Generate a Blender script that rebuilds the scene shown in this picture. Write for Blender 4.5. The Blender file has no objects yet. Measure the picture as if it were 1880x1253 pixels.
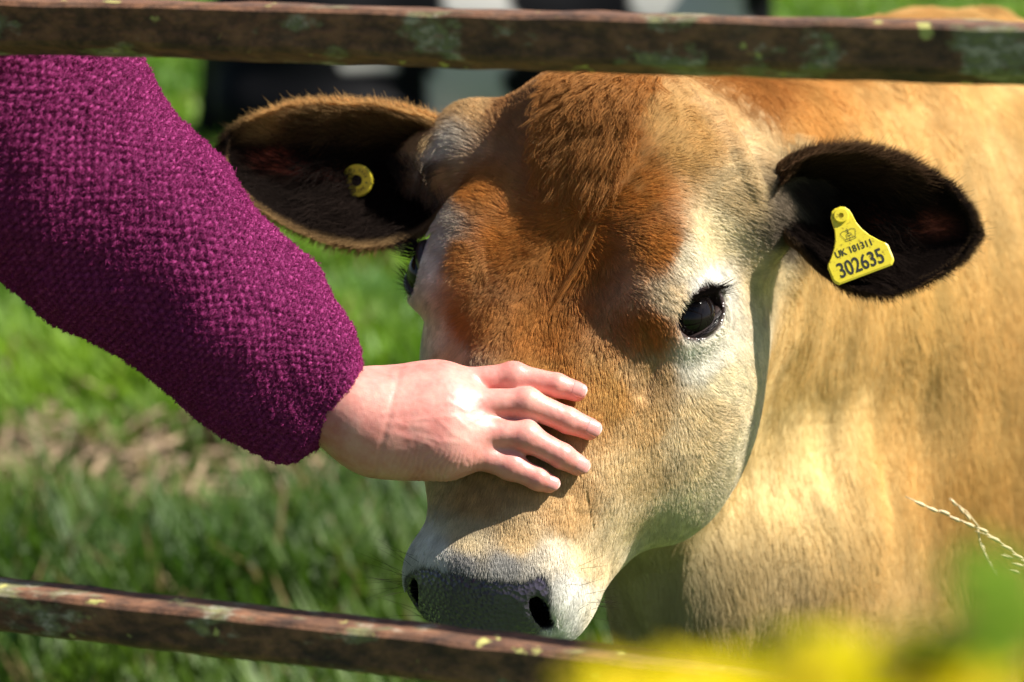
import bpy, bmesh, math, random
import numpy as np
from mathutils import Vector, Matrix
from mathutils.kdtree import KDTree
random.seed(3); RNG = np.random.default_rng(7)
SC = bpy.context.scene
COL = SC.collection

# ---------------------------------------------------------------- camera, sky, sun, exposure
CAM_H, PITCH, DIST = 1.45, math.radians(13), 2.0
FRAME_W = 0.83                                   # metres across the frame at the focus distance
cam_d = bpy.data.cameras.new('camera'); cam = bpy.data.objects.new('camera', cam_d); COL.objects.link(cam)
cam_d.sensor_width = 36; cam_d.lens = 36 * DIST / FRAME_W
cam_d.clip_start = 0.05; cam_d.clip_end = 600
cam.location = (0, 0, CAM_H); cam.rotation_euler = (math.radians(90) - PITCH, 0, 0)
cam_d.dof.use_dof = True; cam_d.dof.focus_distance = 1.98; cam_d.dof.aperture_fstop = 4.2
cam_d.dof.aperture_blades = 8
SC.camera = cam

TO_SUN = Vector((0.66, -0.03, 0.74)).normalized()
world = bpy.data.worlds.new('World'); SC.world = world; world.use_nodes = True
wn = world.node_tree.nodes; wl = world.node_tree.links
sky = wn.new('ShaderNodeTexSky'); sky.sky_type = 'NISHITA'; sky.sun_disc = False
sky.sun_elevation = math.asin(TO_SUN.z); sky.sun_rotation = math.atan2(TO_SUN.x, TO_SUN.y)
wl.new(sky.outputs[0], wn['Background'].inputs[0]); wn['Background'].inputs[1].default_value = 0.05
sun_d = bpy.data.lights.new('sun', 'SUN'); sun_d.energy = 5.0; sun_d.angle = math.radians(0.53); sun_d.color = (1.0, 0.95, 0.86)
sun = bpy.data.objects.new('sun', sun_d); COL.objects.link(sun); sun.location = TO_SUN * 30
sun.rotation_euler = TO_SUN.to_track_quat('Z', 'Y').to_euler()
SC.view_settings.view_transform = 'Standard'; SC.view_settings.look = 'None'
SC.view_settings.exposure = 1.1; SC.view_settings.gamma = 1.0
SC.cycles.max_bounces = 8; SC.cycles.diffuse_bounces = 2; SC.cycles.glossy_bounces = 3; SC.cycles.transmission_bounces = 5
SC.cycles.use_denoising = True

# ---------------------------------------------------------------- frames: pixels of the photograph -> metres
S_PX = FRAME_W / 1880
FWD = np.array([0, math.cos(PITCH), -math.sin(PITCH)]); UPV = np.array([0, math.sin(PITCH), math.cos(PITCH)]); RGT = np.array([1., 0, 0])
VIEW = np.stack([RGT, UPV, -FWD])                # rows: view axes u, v, w (w towards the viewer)
CENTRE = np.array([0, 0, CAM_H]) + FWD * DIST
def V(px, py, w=0.0):                            # a point in the working frame (u right, v up, w towards the viewer; metres)
    k = S_PX * (DIST - w) / DIST
    return np.array([(px - 940) * k, (626.5 - py) * k, w])
def to_world(p): return np.asarray(p) @ VIEW + CENTRE
def from_world(p): return (np.asarray(p) - CENTRE) @ VIEW.T
def W(px, py, w=0.0): return to_world(V(px, py, w))
def pix(p):                                      # working frame -> photograph pixels
    k = S_PX * (DIST - p[:, 2]) / DIST
    return 940 + p[:, 0] / k, 626.5 - p[:, 1] / k
def unit(v): v = np.asarray(v, float); return v / (np.linalg.norm(v, axis=-1, keepdims=True) + 1e-12)

# ---------------------------------------------------------------- signed-distance sculpting
class Field:
    def __init__(s, xs, ys, zs, margin=0.0):
        s.margin = margin
        s.ax = [np.asarray(a, np.float32) for a in (xs, ys, zs)]
        s.d = np.full([len(a) for a in s.ax], 1.0, np.float32)
    def put(s, prim, k=0.02, mode='add'):
        f, lo, hi = prim; m = max(k, s.margin) + 0.012
        sl = []
        for a, l, h in zip(s.ax, lo, hi):
            i0, i1 = np.searchsorted(a, l - m), np.searchsorted(a, h + m)
            if i1 <= i0: return
            sl.append(slice(i0, i1))
        sl = tuple(sl)
        x = s.ax[0][sl[0]][:, None, None]; y = s.ax[1][sl[1]][None, :, None]; z = s.ax[2][sl[2]][None, None, :]
        b = f(x, y, z).astype(np.float32); a = s.d[sl]
        if mode == 'sub': a = -a
        h = np.maximum(k - np.abs(a - b), 0) / k
        r = np.minimum(a, b) - h * h * k * 0.25
        s.d[sl] = -r if mode == 'sub' else r
def ell(c, r, R=None):
    c = np.asarray(c, np.float32); r = np.asarray(r, np.float32); R = np.eye(3, dtype=np.float32) if R is None else np.asarray(R, np.float32)
    def f(x, y, z):
        x, y, z = x - c[0], y - c[1], z - c[2]
        q = [(R[i, 0] * x + R[i, 1] * y + R[i, 2] * z) for i in range(3)]
        k0 = np.sqrt(sum((q[i] / r[i]) ** 2 for i in range(3))); k1 = np.sqrt(sum((q[i] / r[i] ** 2) ** 2 for i in range(3)))
        return k0 * (k0 - 1) / (k1 + 1e-6)
    e = np.sqrt(((R.T * r) ** 2).sum(1))
    return f, c - e, c + e
def cone(a, b, ra, rb):
    a = np.asarray(a, np.float32); b = np.asarray(b, np.float32); d = b - a; L2 = float(d @ d) + 1e-12
    def f(x, y, z):
        t = np.clip(((x - a[0]) * d[0] + (y - a[1]) * d[1] + (z - a[2]) * d[2]) / L2, 0, 1)
        return np.sqrt((x - a[0] - t * d[0]) ** 2 + (y - a[1] - t * d[1]) ** 2 + (z - a[2] - t * d[2]) ** 2) - (ra + (rb - ra) * t)
    m = max(ra, rb)
    return f, np.minimum(a, b) - m, np.maximum(a, b) + m
def nets(F):                                     # naive surface nets on a rectilinear grid
    d = F.d; X, Y, Z = F.ax; neg = d < 0
    n = [k - 1 for k in d.shape]
    cnt = np.zeros(n, np.int8)
    for i in (0, 1):
        for j in (0, 1):
            for k in (0, 1):
                cnt += neg[i:n[0] + i, j:n[1] + j, k:n[2] + k]
    act = np.argwhere((cnt > 0) & (cnt < 8))
    idm = np.full(n, -1, np.int32); idm[tuple(act.T)] = np.arange(len(act))
    I, J, K = act.T
    P0 = np.stack([X[I], Y[J], Z[K]], 1); P1 = np.stack([X[I + 1], Y[J + 1], Z[K + 1]], 1)
    val = {(i, j, k): d[I + i, J + j, K + k] for i in (0, 1) for j in (0, 1) for k in (0, 1)}
    acc = np.zeros((len(act), 3)); num = np.zeros(len(act))
    for ax in range(3):
        for o in ((0, 0), (0, 1), (1, 0), (1, 1)):
            c0 = list(o); c0.insert(ax, 0); c1 = list(o); c1.insert(ax, 1)
            a, b = val[tuple(c0)], val[tuple(c1)]
            m = (a < 0) != (b < 0)
            t = np.where(m, a / np.where(m, a - b, 1), 0)
            q = np.array(c0, float)[None, :].repeat(len(act), 0); q[:, ax] = t
            acc[m] += q[m]; num[m] += 1
    v = P0 + (P1 - P0) * acc / num[:, None]
    quads = []
    for ax in range(3):
        b, c = (ax + 1) % 3, (ax + 2) % 3
        A = [slice(1, -1)] * 3; A[ax] = slice(0, -1); B = list(A); B[ax] = slice(1, None)
        na, nb = neg[tuple(A)], neg[tuple(B)]
        e = np.argwhere(na != nb)
        off = np.ones(3, int); off[ax] = 0
        e2 = e + off; fl = na[tuple(e.T)]
        def cell(db, dc):
            q = e2.copy(); q[:, b] -= db; q[:, c] -= dc; return idm[tuple(q.T)]
        q = np.stack([cell(1, 1), cell(0, 1), cell(0, 0), cell(1, 0)], 1)
        q[~fl] = q[~fl][:, ::-1]
        quads.append(q)
    return v, np.concatenate(quads)
def rows(ranges):                                # axis with variable spacing: [(start, end, step), ...]
    out = []
    for a, b, s in ranges: out += list(np.arange(a, b, s))
    return np.array(sorted(out))
def relax(v, q, it=2, lam=0.5):                  # a little Laplacian smoothing
    n = len(v)
    for _ in range(it):
        acc = np.zeros_like(v); cnt = np.zeros(n)
        for i in range(4):
            a, b = q[:, i], q[:, (i + 1) % 4]
            for k in range(3):
                acc[:, k] += np.bincount(a, v[b, k], n) + np.bincount(b, v[a, k], n)
            cnt += np.bincount(a, minlength=n) + np.bincount(b, minlength=n)
        v = v + lam * (acc / np.maximum(cnt, 1)[:, None] - v)
    return v
def vnormals(v, q):
    f = np.cross(v[q[:, 2]] - v[q[:, 0]], v[q[:, 3]] - v[q[:, 1]]); n = np.zeros_like(v)
    for i in range(4):
        for k in range(3): n[:, k] += np.bincount(q[:, i], f[:, k], len(v))
    return unit(n)
def vnoise(p, scale, seed=0, comps=1):           # smooth value noise in -1..1
    p = np.asarray(p, float) / scale; i = np.floor(p).astype(np.int64); f = p - i; f = f * f * (3 - 2 * f)
    out = np.zeros((len(p), comps))
    for dx in (0, 1):
        for dy in (0, 1):
            for dz in (0, 1):
                w = (f[:, 0] if dx else 1 - f[:, 0]) * (f[:, 1] if dy else 1 - f[:, 1]) * (f[:, 2] if dz else 1 - f[:, 2])
                h = ((i[:, 0] + dx) * 73856093) ^ ((i[:, 1] + dy) * 19349663) ^ ((i[:, 2] + dz) * 83492791) ^ (seed * 2654435761)
                for c in range(comps):
                    g = (h + c * 97003) & 0xffffffff
                    g = ((g ^ (g >> 15)) * 2246822519) & 0xffffffff; g = ((g ^ (g >> 13)) * 3266489917) & 0xffffffff; g ^= g >> 16
                    out[:, c] += w * (g / 2147483648.0 - 1)
    return out if comps > 1 else out[:, 0]
def lerp_pts(pts, q, power=3.0, eps=12.0):       # inverse-distance blend of values given at pixel positions
    P_ = np.array([p[:2] for p in pts], float); C_ = np.array([p[2] for p in pts], float)
    if C_.ndim == 1: C_ = C_[:, None]
    out = np.zeros((len(q), C_.shape[1])); ws = np.zeros(len(q))
    for p, c in zip(P_, C_):
        w = 1 / (((q - p) ** 2).sum(1) + eps ** 2) ** (power / 2)
        out += w[:, None] * c; ws += w
    return out / ws[:, None]
def mesh_obj(name, v, faces, mat, parent=None, smooth=True, world_in=False):
    me = bpy.data.meshes.new(name)
    v = np.asarray(v, float) if world_in else to_world(v)
    me.from_pydata(v.tolist(), [], faces.tolist() if hasattr(faces, 'tolist') else faces); me.update()
    if smooth: me.polygons.foreach_set('use_smooth', np.ones(len(me.polygons), bool))
    if mat: me.materials.append(mat)
    o = bpy.data.objects.new(name, me); COL.objects.link(o)
    if parent: o.parent = parent; o.matrix_parent_inverse = parent.matrix_world.inverted()
    return o
def tag(o, label, cat, group=None, kind=None):
    o['label'] = label; o['category'] = cat
    if group: o['group'] = group
    if kind: o['kind'] = kind
    return o
def vcol(o, name, c):
    a = o.data.attributes.new(name, 'FLOAT_COLOR', 'POINT'); c = np.asarray(c, np.float32)
    a.data.foreach_set('color', np.concatenate([c, np.ones((len(c), 1), np.float32)], 1).ravel())
def vfloat(o, name, c):
    a = o.data.attributes.new(name, 'FLOAT', 'POINT'); a.data.foreach_set('value', np.asarray(c, np.float32))

# ---------------------------------------------------------------- materials
def mat(name):
    m = bpy.data.materials.new(name); m.use_nodes = True
    return m, m.node_tree.nodes, m.node_tree.links, m.node_tree.nodes['Principled BSDF']
def simple(name, col, rough=0.6, **kw):
    m, n, l, b = mat(name); b.inputs['Base Color'].default_value = (*col, 1); b.inputs['Roughness'].default_value = rough
    for k, v in kw.items(): b.inputs[k.replace('_', ' ')].default_value = v
    return m
def node(n, t, **kw):
    x = n.new('ShaderNode' + t)
    for k, v in kw.items():
        if hasattr(x, k): setattr(x, k, v)
        else: x.inputs[k].default_value = v
    return x
def ramp(n, pts):
    r = n.new('ShaderNodeValToRGB'); e = r.color_ramp.elements
    while len(e) < len(pts): e.new(0.5)
    for x, (p, c) in zip(e, pts): x.position = p; x.color = (*c, 1) if len(c) == 3 else c
    return r
def fur_mat(name, gloss=0.07, trans=0.35, rough=0.3):
    m = bpy.data.materials.new(name); m.use_nodes = True; n, l = m.node_tree.nodes, m.node_tree.links
    n.remove(n['Principled BSDF'])
    a = n.new('ShaderNodeAttribute'); a.attribute_name = 'col'; c = a.outputs['Color']
    d = n.new('ShaderNodeBsdfDiffuse'); t = n.new('ShaderNodeBsdfTranslucent'); g = n.new('ShaderNodeBsdfHair'); g.component = 'Reflection'
    l.new(c, d.inputs[0]); l.new(c, t.inputs[0]); gm = n.new('ShaderNodeGamma'); gm.inputs[1].default_value = .45; l.new(c, gm.inputs[0]); l.new(gm.outputs[0], g.inputs[0]); g.inputs['RoughnessU'].default_value = rough; g.inputs['RoughnessV'].default_value = .6
    mx = n.new('ShaderNodeMixShader'); mx.inputs[0].default_value = trans; l.new(d.outputs[0], mx.inputs[1]); l.new(t.outputs[0], mx.inputs[2])
    m2 = n.new('ShaderNodeMixShader'); m2.inputs[0].default_value = gloss; l.new(mx.outputs[0], m2.inputs[1]); l.new(g.outputs[0], m2.inputs[2])
    l.new(m2.outputs[0], n['Material Output'].inputs[0])
    return m
def fur(name, root, nrm, comb, length, col, width, m, parent, lift=0.5, bend=0.35, npts=4, clump=0.0, clump_r=0.005, jitter=0.25, wave=0.0, wave_scale=0.02, tip=0.25, curl=0.0):
    N = len(root); length = np.broadcast_to(length, (N,)); width = np.broadcast_to(width, (N,)); lift = np.broadcast_to(lift, (N,))
    comb = comb - nrm * (comb * nrm).sum(1, keepdims=True)
    comb = unit(comb + vnoise(root, wave_scale, 5, 3) * wave + RNG.normal(0, jitter, (N, 3)))
    comb = unit(comb - nrm * (comb * nrm).sum(1, keepdims=True))
    t = np.linspace(0, 1, npts)
    pts = root[:, None, :] + length[:, None, None] * (comb[:, None, :] * t[None, :, None] + nrm[:, None, :] * (lift[:, None] * t[None, :] - bend * lift[:, None] * t[None, :] ** 2)[:, :, None])
    if curl > 0:
        ph_ = vnoise(root, .012, 77) * 5 + RNG.normal(0, .5, N); sd_ = unit(np.cross(comb, nrm))
        pts += (np.sin(ph_[:, None] + t[None, :] * 9.0) * t[None, :] * curl)[:, :, None] * sd_[:, None, :] + (np.cos(ph_[:, None] + t[None, :] * 9.0) * t[None, :] * curl * .5)[:, :, None] * nrm[:, None, :]
    clump = np.broadcast_to(clump, (N,))
    if clump.max() > 0:
        key = np.floor(root / clump_r + vnoise(root, clump_r * 3, 9, 3) * 0.6).astype(np.int64)
        h = (key[:, 0] * 73856093) ^ (key[:, 1] * 19349663) ^ (key[:, 2] * 83492791)
        _, inv = np.unique(h, return_inverse=True)
        c = np.maximum(np.bincount(inv), 1)
        cen = np.stack([np.bincount(inv, pts[:, -1, k]) / c for k in range(3)], 1)
        pull = (cen[inv] - pts[:, -1]) * clump[:, None]
        pts += pull[:, None, :] * (t[None, :, None] ** 1.5)
    cu = bpy.data.hair_curves.new(name); cu.add_curves([npts] * N)
    cu.attributes['position'].data.foreach_set('vector', to_world(pts.reshape(-1, 3)).astype(np.float32).ravel())
    ra = cu.attributes.get('radius') or cu.attributes.new('radius', 'FLOAT', 'POINT')
    ra.data.foreach_set('value', (width[:, None] * 0.5 * (1 - (1 - tip) * t[None, :] ** 1.5)).astype(np.float32).ravel())
    ca = cu.attributes.new('col', 'FLOAT_COLOR', 'CURVE')
    col = np.clip(np.asarray(col), 0.002, 0.98)
    ca.data.foreach_set('color', np.concatenate([col, np.ones((N, 1))], 1).astype(np.float32).ravel())
    cu.materials.append(m)
    o = bpy.data.objects.new(name, cu); COL.objects.link(o)
    if parent: o.parent = parent; o.matrix_parent_inverse = parent.matrix_world.inverted()
    return o
def scatter(v, q, n_per_m2, dens=None):          # area-weighted roots on quads; dens 0..1 per vertex
    tri = np.concatenate([q[:, [0, 1, 2]], q[:, [0, 2, 3]]])
    ar = 0.5 * np.linalg.norm(np.cross(v[tri[:, 1]] - v[tri[:, 0]], v[tri[:, 2]] - v[tri[:, 0]]), axis=1)
    if dens is not None: ar = ar * dens[tri].mean(1)
    N = int(ar.sum() * n_per_m2); t = tri[RNG.choice(len(tri), N, p=ar / ar.sum())]
    r = RNG.random((N, 2)); fl = r.sum(1) > 1; r[fl] = 1 - r[fl]
    b = np.stack([1 - r.sum(1), r[:, 0], r[:, 1]], 1)
    return t, b
def bary(a, t, b): return (a[t] * b[:, :, None]).sum(1) if a.ndim == 2 else (a[t] * b).sum(1)
def smooth01(x, a, b): t = np.clip((x - a) / (b - a), 0, 1); return t * t * (3 - 2 * t)

# ================================================================ the fawn cow
# head frame: l = cow's left (image right), a = down the face, n = out of the face
HO = V(1095, 160, -0.11)
HA = unit(V(845, 1090, 0.052) - HO)
HL = unit(V(1300, 600, -0.00) - V(770, 490, -0.118)); HL = unit(HL - HA * (HL @ HA))
HN = np.cross(HA, HL); HN = HN if HN[2] > 0 else -HN
HR = np.stack([HL, HA, HN])
def H(l, a, n): return HO + l * HL + a * HA + n * HN
def toH(p): return (p - HO) @ HR.T
def hell(l, a, n, rl, ra, rn, spin=None):
    R = HR if spin is None else spin @ HR
    return ell(H(l, a, n), (rl, ra, rn), R)
def rot(axis, deg):
    return np.array(Matrix.Rotation(math.radians(deg), 3, axis))
def face_loft():
    A_ = [-.045, -.02, .00, .05, .10, .15, .20, .25, .30, .35, .40, .435, .462, .485]
    Wd = [.020, .050, .068, .090, .104, .111, .108, .094, .079, .068, .063, .064, .057, .030]
    Nf = [-.050, -.020, -.006, .002, .001, -.005, -.011, -.012, -.009, -.006, -.005, -.010, -.022, -.040]
    Nb = [-.080, -.120, -.150, -.180, -.185, -.185, -.175, -.155, -.135, -.118, -.108, -.104, -.098, -.080]
    fr = [.5, .5, .5, .46, .42, .40, .40, .42, .44, .46, .48, .5, .5, .5]     # where, from front to back, the widest line lies
    fine = np.linspace(A_[0], A_[-1], 300)
    def sm(y):
        z = np.interp(fine, A_, y); k = np.hanning(31); k /= k.sum(); return np.convolve(np.pad(z, 15, 'edge'), k, 'valid')
    wd, nf, nb, fq = sm(Wd), sm(Nf), sm(Nb), sm(fr)
    def f(x, y, z):
        x, y, z = x - HO[0], y - HO[1], z - HO[2]
        l = HR[0, 0] * x + HR[0, 1] * y + HR[0, 2] * z
        a = HR[1, 0] * x + HR[1, 1] * y + HR[1, 2] * z
        n = HR[2, 0] * x + HR[2, 1] * y + HR[2, 2] * z
        ac = np.clip(a, fine[0], fine[-1]); i = ((ac - fine[0]) / (fine[1] - fine[0])).astype(np.int32).clip(0, 299)
        w_, f_, b_, q_ = wd[i], nf[i], nb[i], fq[i]
        nw = f_ + (b_ - f_) * q_
        dn = n - nw; hh = np.where(dn > 0, f_ - nw, nw - b_)
        e = 2.5
        r = ((np.abs(l) / w_) ** e + (np.abs(dn) / hh) ** e) ** (1 / e)
        d = (r - 1) * np.minimum(w_, (f_ - b_) * .5) * 0.9
        return d + np.abs(a - ac)
    c = np.array([H(l, a, n) for l in (-.13, .13) for a in (-.05, .49) for n in (-.19, .03)])
    return f, c.min(0), c.max(0)


EYE_C = {1: (.103, .182, -.061), -1: (-.116, .170, -.049)}             # eyeball centres, head frame
EYE_ALO = HR @ unit(np.array([.74, .62, -.42]))                        # from inner to outer corner, head frame of the cow's left eye
def eye_frame(s):                                                       # rows: along the lids, across, out of the eye
    out = unit(s * .74 * HL - .06 * HA + .66 * HN)
    alo = EYE_ALO[0] * s * HL + EYE_ALO[1] * HA + EYE_ALO[2] * HN; alo = unit(alo - out * (alo @ out))
    return np.stack([alo, np.cross(out, alo), out])
def drop(F, p):                                                         # move a point along w onto the surface so far
    i, j = [int(np.clip(np.searchsorted(a, x), 0, len(a) - 1)) for a, x in zip(F.ax[:2], p[:2])]
    col = np.where(F.d[i, j] < 0)[0]
    return np.array([p[0], p[1], F.ax[2][col[-1]] if len(col) else p[2]])
def build_cow_field(F):
    F.put(face_loft(), 0.001)
    F.put(hell(0, .030, -.050, .088, .055, .045), .03)                 # poll
    for s in (-1, 1):
        F.put(hell(s * .084, .150, -.034 if s > 0 else -.020, .032, .060, .028, rot('Z', s * 16)), .03)   # brow ridge
        F.put(hell(s * .086, .186, -.066, .036, .044, .044), .025)       # orbit
        F.put(cone(H(s * .082, .235, -.080), H(s * .060, .335, -.062), .026, .016), .035)    # cheek bone
        F.put(hell(s * .094, .190, -.150, .044, .090, .075), .05)       # masseter
        if s > 0: F.put(hell(.090, .250, -.160, .046, .090, .070), .05)
        F.put(cone(H(s * .084, .21, -.135), H(s * .040, .375, -.088), .050, .030), .04)    # cheek
        F.put(cone(H(s * .060, .225, -.220), H(s * .036, .405, -.118), .034, .024), .04)      # lower jaw
        F.put(cone(H(s * .072, .045, -.085), H(s * .118, .060, -.105), .038, .030), .035)      # ear roots
        F.put(hell(s * .047, .432, -.050, .024, .030, .030), .02)      # nostril wings
        F.put(hell(s * .046, .428, -.088, .026, .036, .028), .025)      # upper lip
    F.put(cone(V(1345, 380, -.15), V(1442, 366, -.165), .050, .032), .035); F.put(cone(V(880, 300, -.20), V(818, 298, -.235), .052, .034), .035)
    F.put(hell(0, .402, -.118, .046, .052, .032), .03)                 # chin
    F.put(hell(0, .437, -.041, .044, .031, .036), .02)                 # nose pad
    F.put(hell(0.014, .200, .026, .040, .085, .038), .035, 'sub')      # dished forehead
    for s in (-1, 1):
        E = eye_frame(s); c = H(*EYE_C[s])
        F.put(ell(c + E[2] * .012, (.036, .028, .020), E), .014)        # lids
        F.put(ell(c + E[2] * .026, (.0275, .0195, .030), E), .004, 'sub')
        nb = H(s * .050, .447, -.044); R_ = rot('Z', s * 30) @ HR
        F.put(ell(nb, (.0085, .020, .020), rot('X', 35) @ R_), .006, 'sub')
BD = np.array([0.92, 0.39, 0.0]); BD /= np.linalg.norm(BD); BS = np.array([BD[1], -BD[0], 0])   # body direction (towards the tail) and its side
SH = np.array([0.50, 2.80, 0.0])                                       # under the shoulders
def B(along, side, z): return from_world(SH + BD * along + BS * side + np.array([0, 0, z]))
BRot = (np.stack([BD, BS, [0, 0, 1]]) @ VIEW.T)
def bell(along, side, z, ra, rs, rz): return ell(B(along, side, z), (ra, rs, rz), BRot)
def build_body(F):
    F.put(bell(.08, 0, .80, .38, .235, .34), .02)
    F.put(bell(.62, 0, .75, .62, .32, .325), .12)
    F.put(bell(1.22, 0, .82, .34, .25, .25), .12)
    F.put(bell(-.08, 0, 1.075, .22, .10, .10), .10)                      # withers
    F.put(cone(H(0, .03, -.105), B(.02, 0, 1.00), .085, .16), .06)     # crest of the neck
    F.put(cone(H(0, .12, -.16), B(-.05, 0, .84), .095, .22), .08)
    F.put(cone(H(0, .215, -.205), B(-.14, 0, .66), .060, .17), .08)    # throat to brisket
    F.put(cone(H(0, .22, -.22), V(1262, 1110, -.33), .035, .050), .08)   # dewlap
    F.put(cone(V(1262, 1110, -.33), V(1280, 1340, -.40), .050, .055), .08); F.put(cone(V(1330, 1060, -.36), V(1350, 1340, -.44), .06, .07), .08)
    F.put(cone(V(1420, 1000, -.42), V(1440, 1300, -.50), .10, .10), .10)
    F.put(ell(V(1650, 850, -.64), (.25, .36, .16)), .17)           # shoulder
    F.put(cone(V(1290, 1340, -.41), B(-.10, 0, .50), .05, .08), .07)
    for al, sd in ((.10, 1), (.10, -1), (1.25, 1), (1.25, -1)):
        hind = al > 1; s_ = sd * (.15 if not hind else .16)
        F.put(cone(B(al, s_, .70), B(al + (.03 if hind else 0), s_, .42), .13 if hind else .11, .06), .08)
        F.put(cone(B(al + (.03 if hind else 0), s_, .42), B(al + (.10 if hind else .02), s_, .36), .06, .045), .03)
        F.put(cone(B(al + (.10 if hind else .02), s_, .36), B(al + (.06 if hind else .02), s_, .09), .042, .032), .03)
        F.put(cone(B(al + (.06 if hind else .02), s_, .09), B(al + (.03 if hind else -.01), s_, .03), .038, .048), .02)
    F.put(cone(B(1.50, 0, 1.08), B(1.60, 0, .85), .03, .022), .04); F.put(cone(B(1.60, 0, .85), B(1.60, 0, .35), .022, .03), .02)
FINE_LO, FINE_HI = np.array([-.25, -.31, -.27]), np.array([.30, .26, .15])
STEP = 0.0025
F1 = Field(*[np.arange(l, h, STEP) for l, h in zip(FINE_LO, FINE_HI)], margin=.075)
build_cow_field(F1); build_body(F1)
v1, q1 = nets(F1); v1 = relax(v1, q1, 1)
F2 = Field(np.arange(-.12, 2.2, .014), np.arange(-1.35, .5, .014), np.arange(-2.3, .1, .014), margin=.12)
build_cow_field(F2); build_body(F2)
v2, q2 = nets(F2); v2 = relax(v2, q2, 1)
ins = np.all((v2 > FINE_LO + .012) & (v2 < FINE_HI - .012), 1)
q2 = q2[~ins[q2].all(1)]
vB = np.concatenate([v1, v2]); qB = np.concatenate([q1, q2 + len(v1)])

# ---- ears: cupped leaves, thin, with a rim
def resample(pts, n):
    p = np.array(pts, float); d = np.r_[0, np.cumsum(np.linalg.norm(np.diff(p, axis=0), axis=1))]; t = d[-1] * np.sin(np.linspace(0, np.pi / 2, n)) ** 1.0
    o = np.stack([np.interp(t, d, p[:, k]) for k in range(p.shape[1])], 1)
    for _ in range(1): o[1:-1] = .5 * o[1:-1] + .25 * (o[2:] + o[:-2])
    return o
NT, NS = 54, 40
def ear(upper, lower, w_up, w_lo, cup, wtip):
    U, L_ = resample(upper, NT), resample(lower, NT); t = np.sin(np.linspace(0, np.pi / 2, NT))
    wu = np.interp(t, [0, .5, 1], [w_up[0], w_up[1], wtip]); wlo = np.interp(t, [0, .5, 1], [w_lo[0], w_lo[1], wtip])
    pu = np.array([V(a, b, w) for (a, b), w in zip(U, wu)]); pl = np.array([V(a, b, w) for (a, b), w in zip(L_, wlo)])
    s_ = np.linspace(-1, 1, NS)
    base = .5 * (pu + pl)[:, None] + .5 * (pu - pl)[:, None] * s_[None, :, None]
    dep = np.interp(t, [0, .12, .4, .8, 1], [cup * 1.05, cup * 1.1, cup, cup * .45, 0])
    prof = (1 - np.abs(s_) ** 2.4)
    inner = base.copy(); inner[:, :, 2] -= dep[:, None] * prof[None, :]
    # folds inside the ear
    inner[:, :, 2] += (.004 * np.sin(s_ * 9 + 1)[None, :] * (1 - t)[:, None] * prof[None, :])
    gt = np.gradient(inner, axis=0); gs = np.gradient(inner, axis=1); nr = unit(np.cross(gt, gs)); nr[nr[:, :, 2] > 0] *= -1
    thk = .0065 * np.minimum(1, (1 - np.abs(s_)[None, :]) * 7) * np.minimum(1, (1.02 - t)[:, None] * 8)
    outer = inner + nr * thk[:, :, None]
    v = np.concatenate([inner.reshape(-1, 3), outer.reshape(-1, 3)])
    g = np.arange(NT * NS).reshape(NT, NS)
    qi = np.stack([g[:-1, :-1], g[1:, :-1], g[1:, 1:], g[:-1, 1:]], -1).reshape(-1, 4)
    n0 = np.cross(v[qi[len(qi) // 2, 2]] - v[qi[len(qi) // 2, 0]], v[qi[len(qi) // 2, 3]] - v[qi[len(qi) // 2, 1]])
    if n0[2] < 0: qi = qi[:, ::-1]
    qo = qi[:, ::-1] + NT * NS
    tt = np.repeat(t, NS); ss = np.tile(s_, NT)
    return v, qi, qo, np.r_[tt, tt], np.r_[ss, ss]
EAR_R = ear([(1418, 335), (1445, 296), (1490, 277), (1545, 270), (1600, 276), (1655, 293), (1705, 322), (1748, 353), (1776, 390), (1784, 415), (1785, 428)],
            [(1418, 400), (1440, 425), (1470, 452), (1502, 488), (1540, 520), (1580, 535), (1625, 538), (1675, 522), (1725, 497), (1765, 465), (1782, 440), (1785, 428)],
            (-.115, -.105), (-.110, -.065), .045, -.105)
EAR_L = ear([(838, 240), (800, 218), (745, 203), (690, 195), (620, 192), (555, 194), (500, 210), (455, 228), (424, 252), (414, 275), (414, 288)],
            [(838, 330), (815, 385), (780, 425), (730, 446), (680, 455), (630, 450), (570, 430), (510, 400), (460, 366), (428, 330), (415, 303), (414, 288)],
            (-.185, -.165), (-.175, -.125), .050, -.155)


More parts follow.
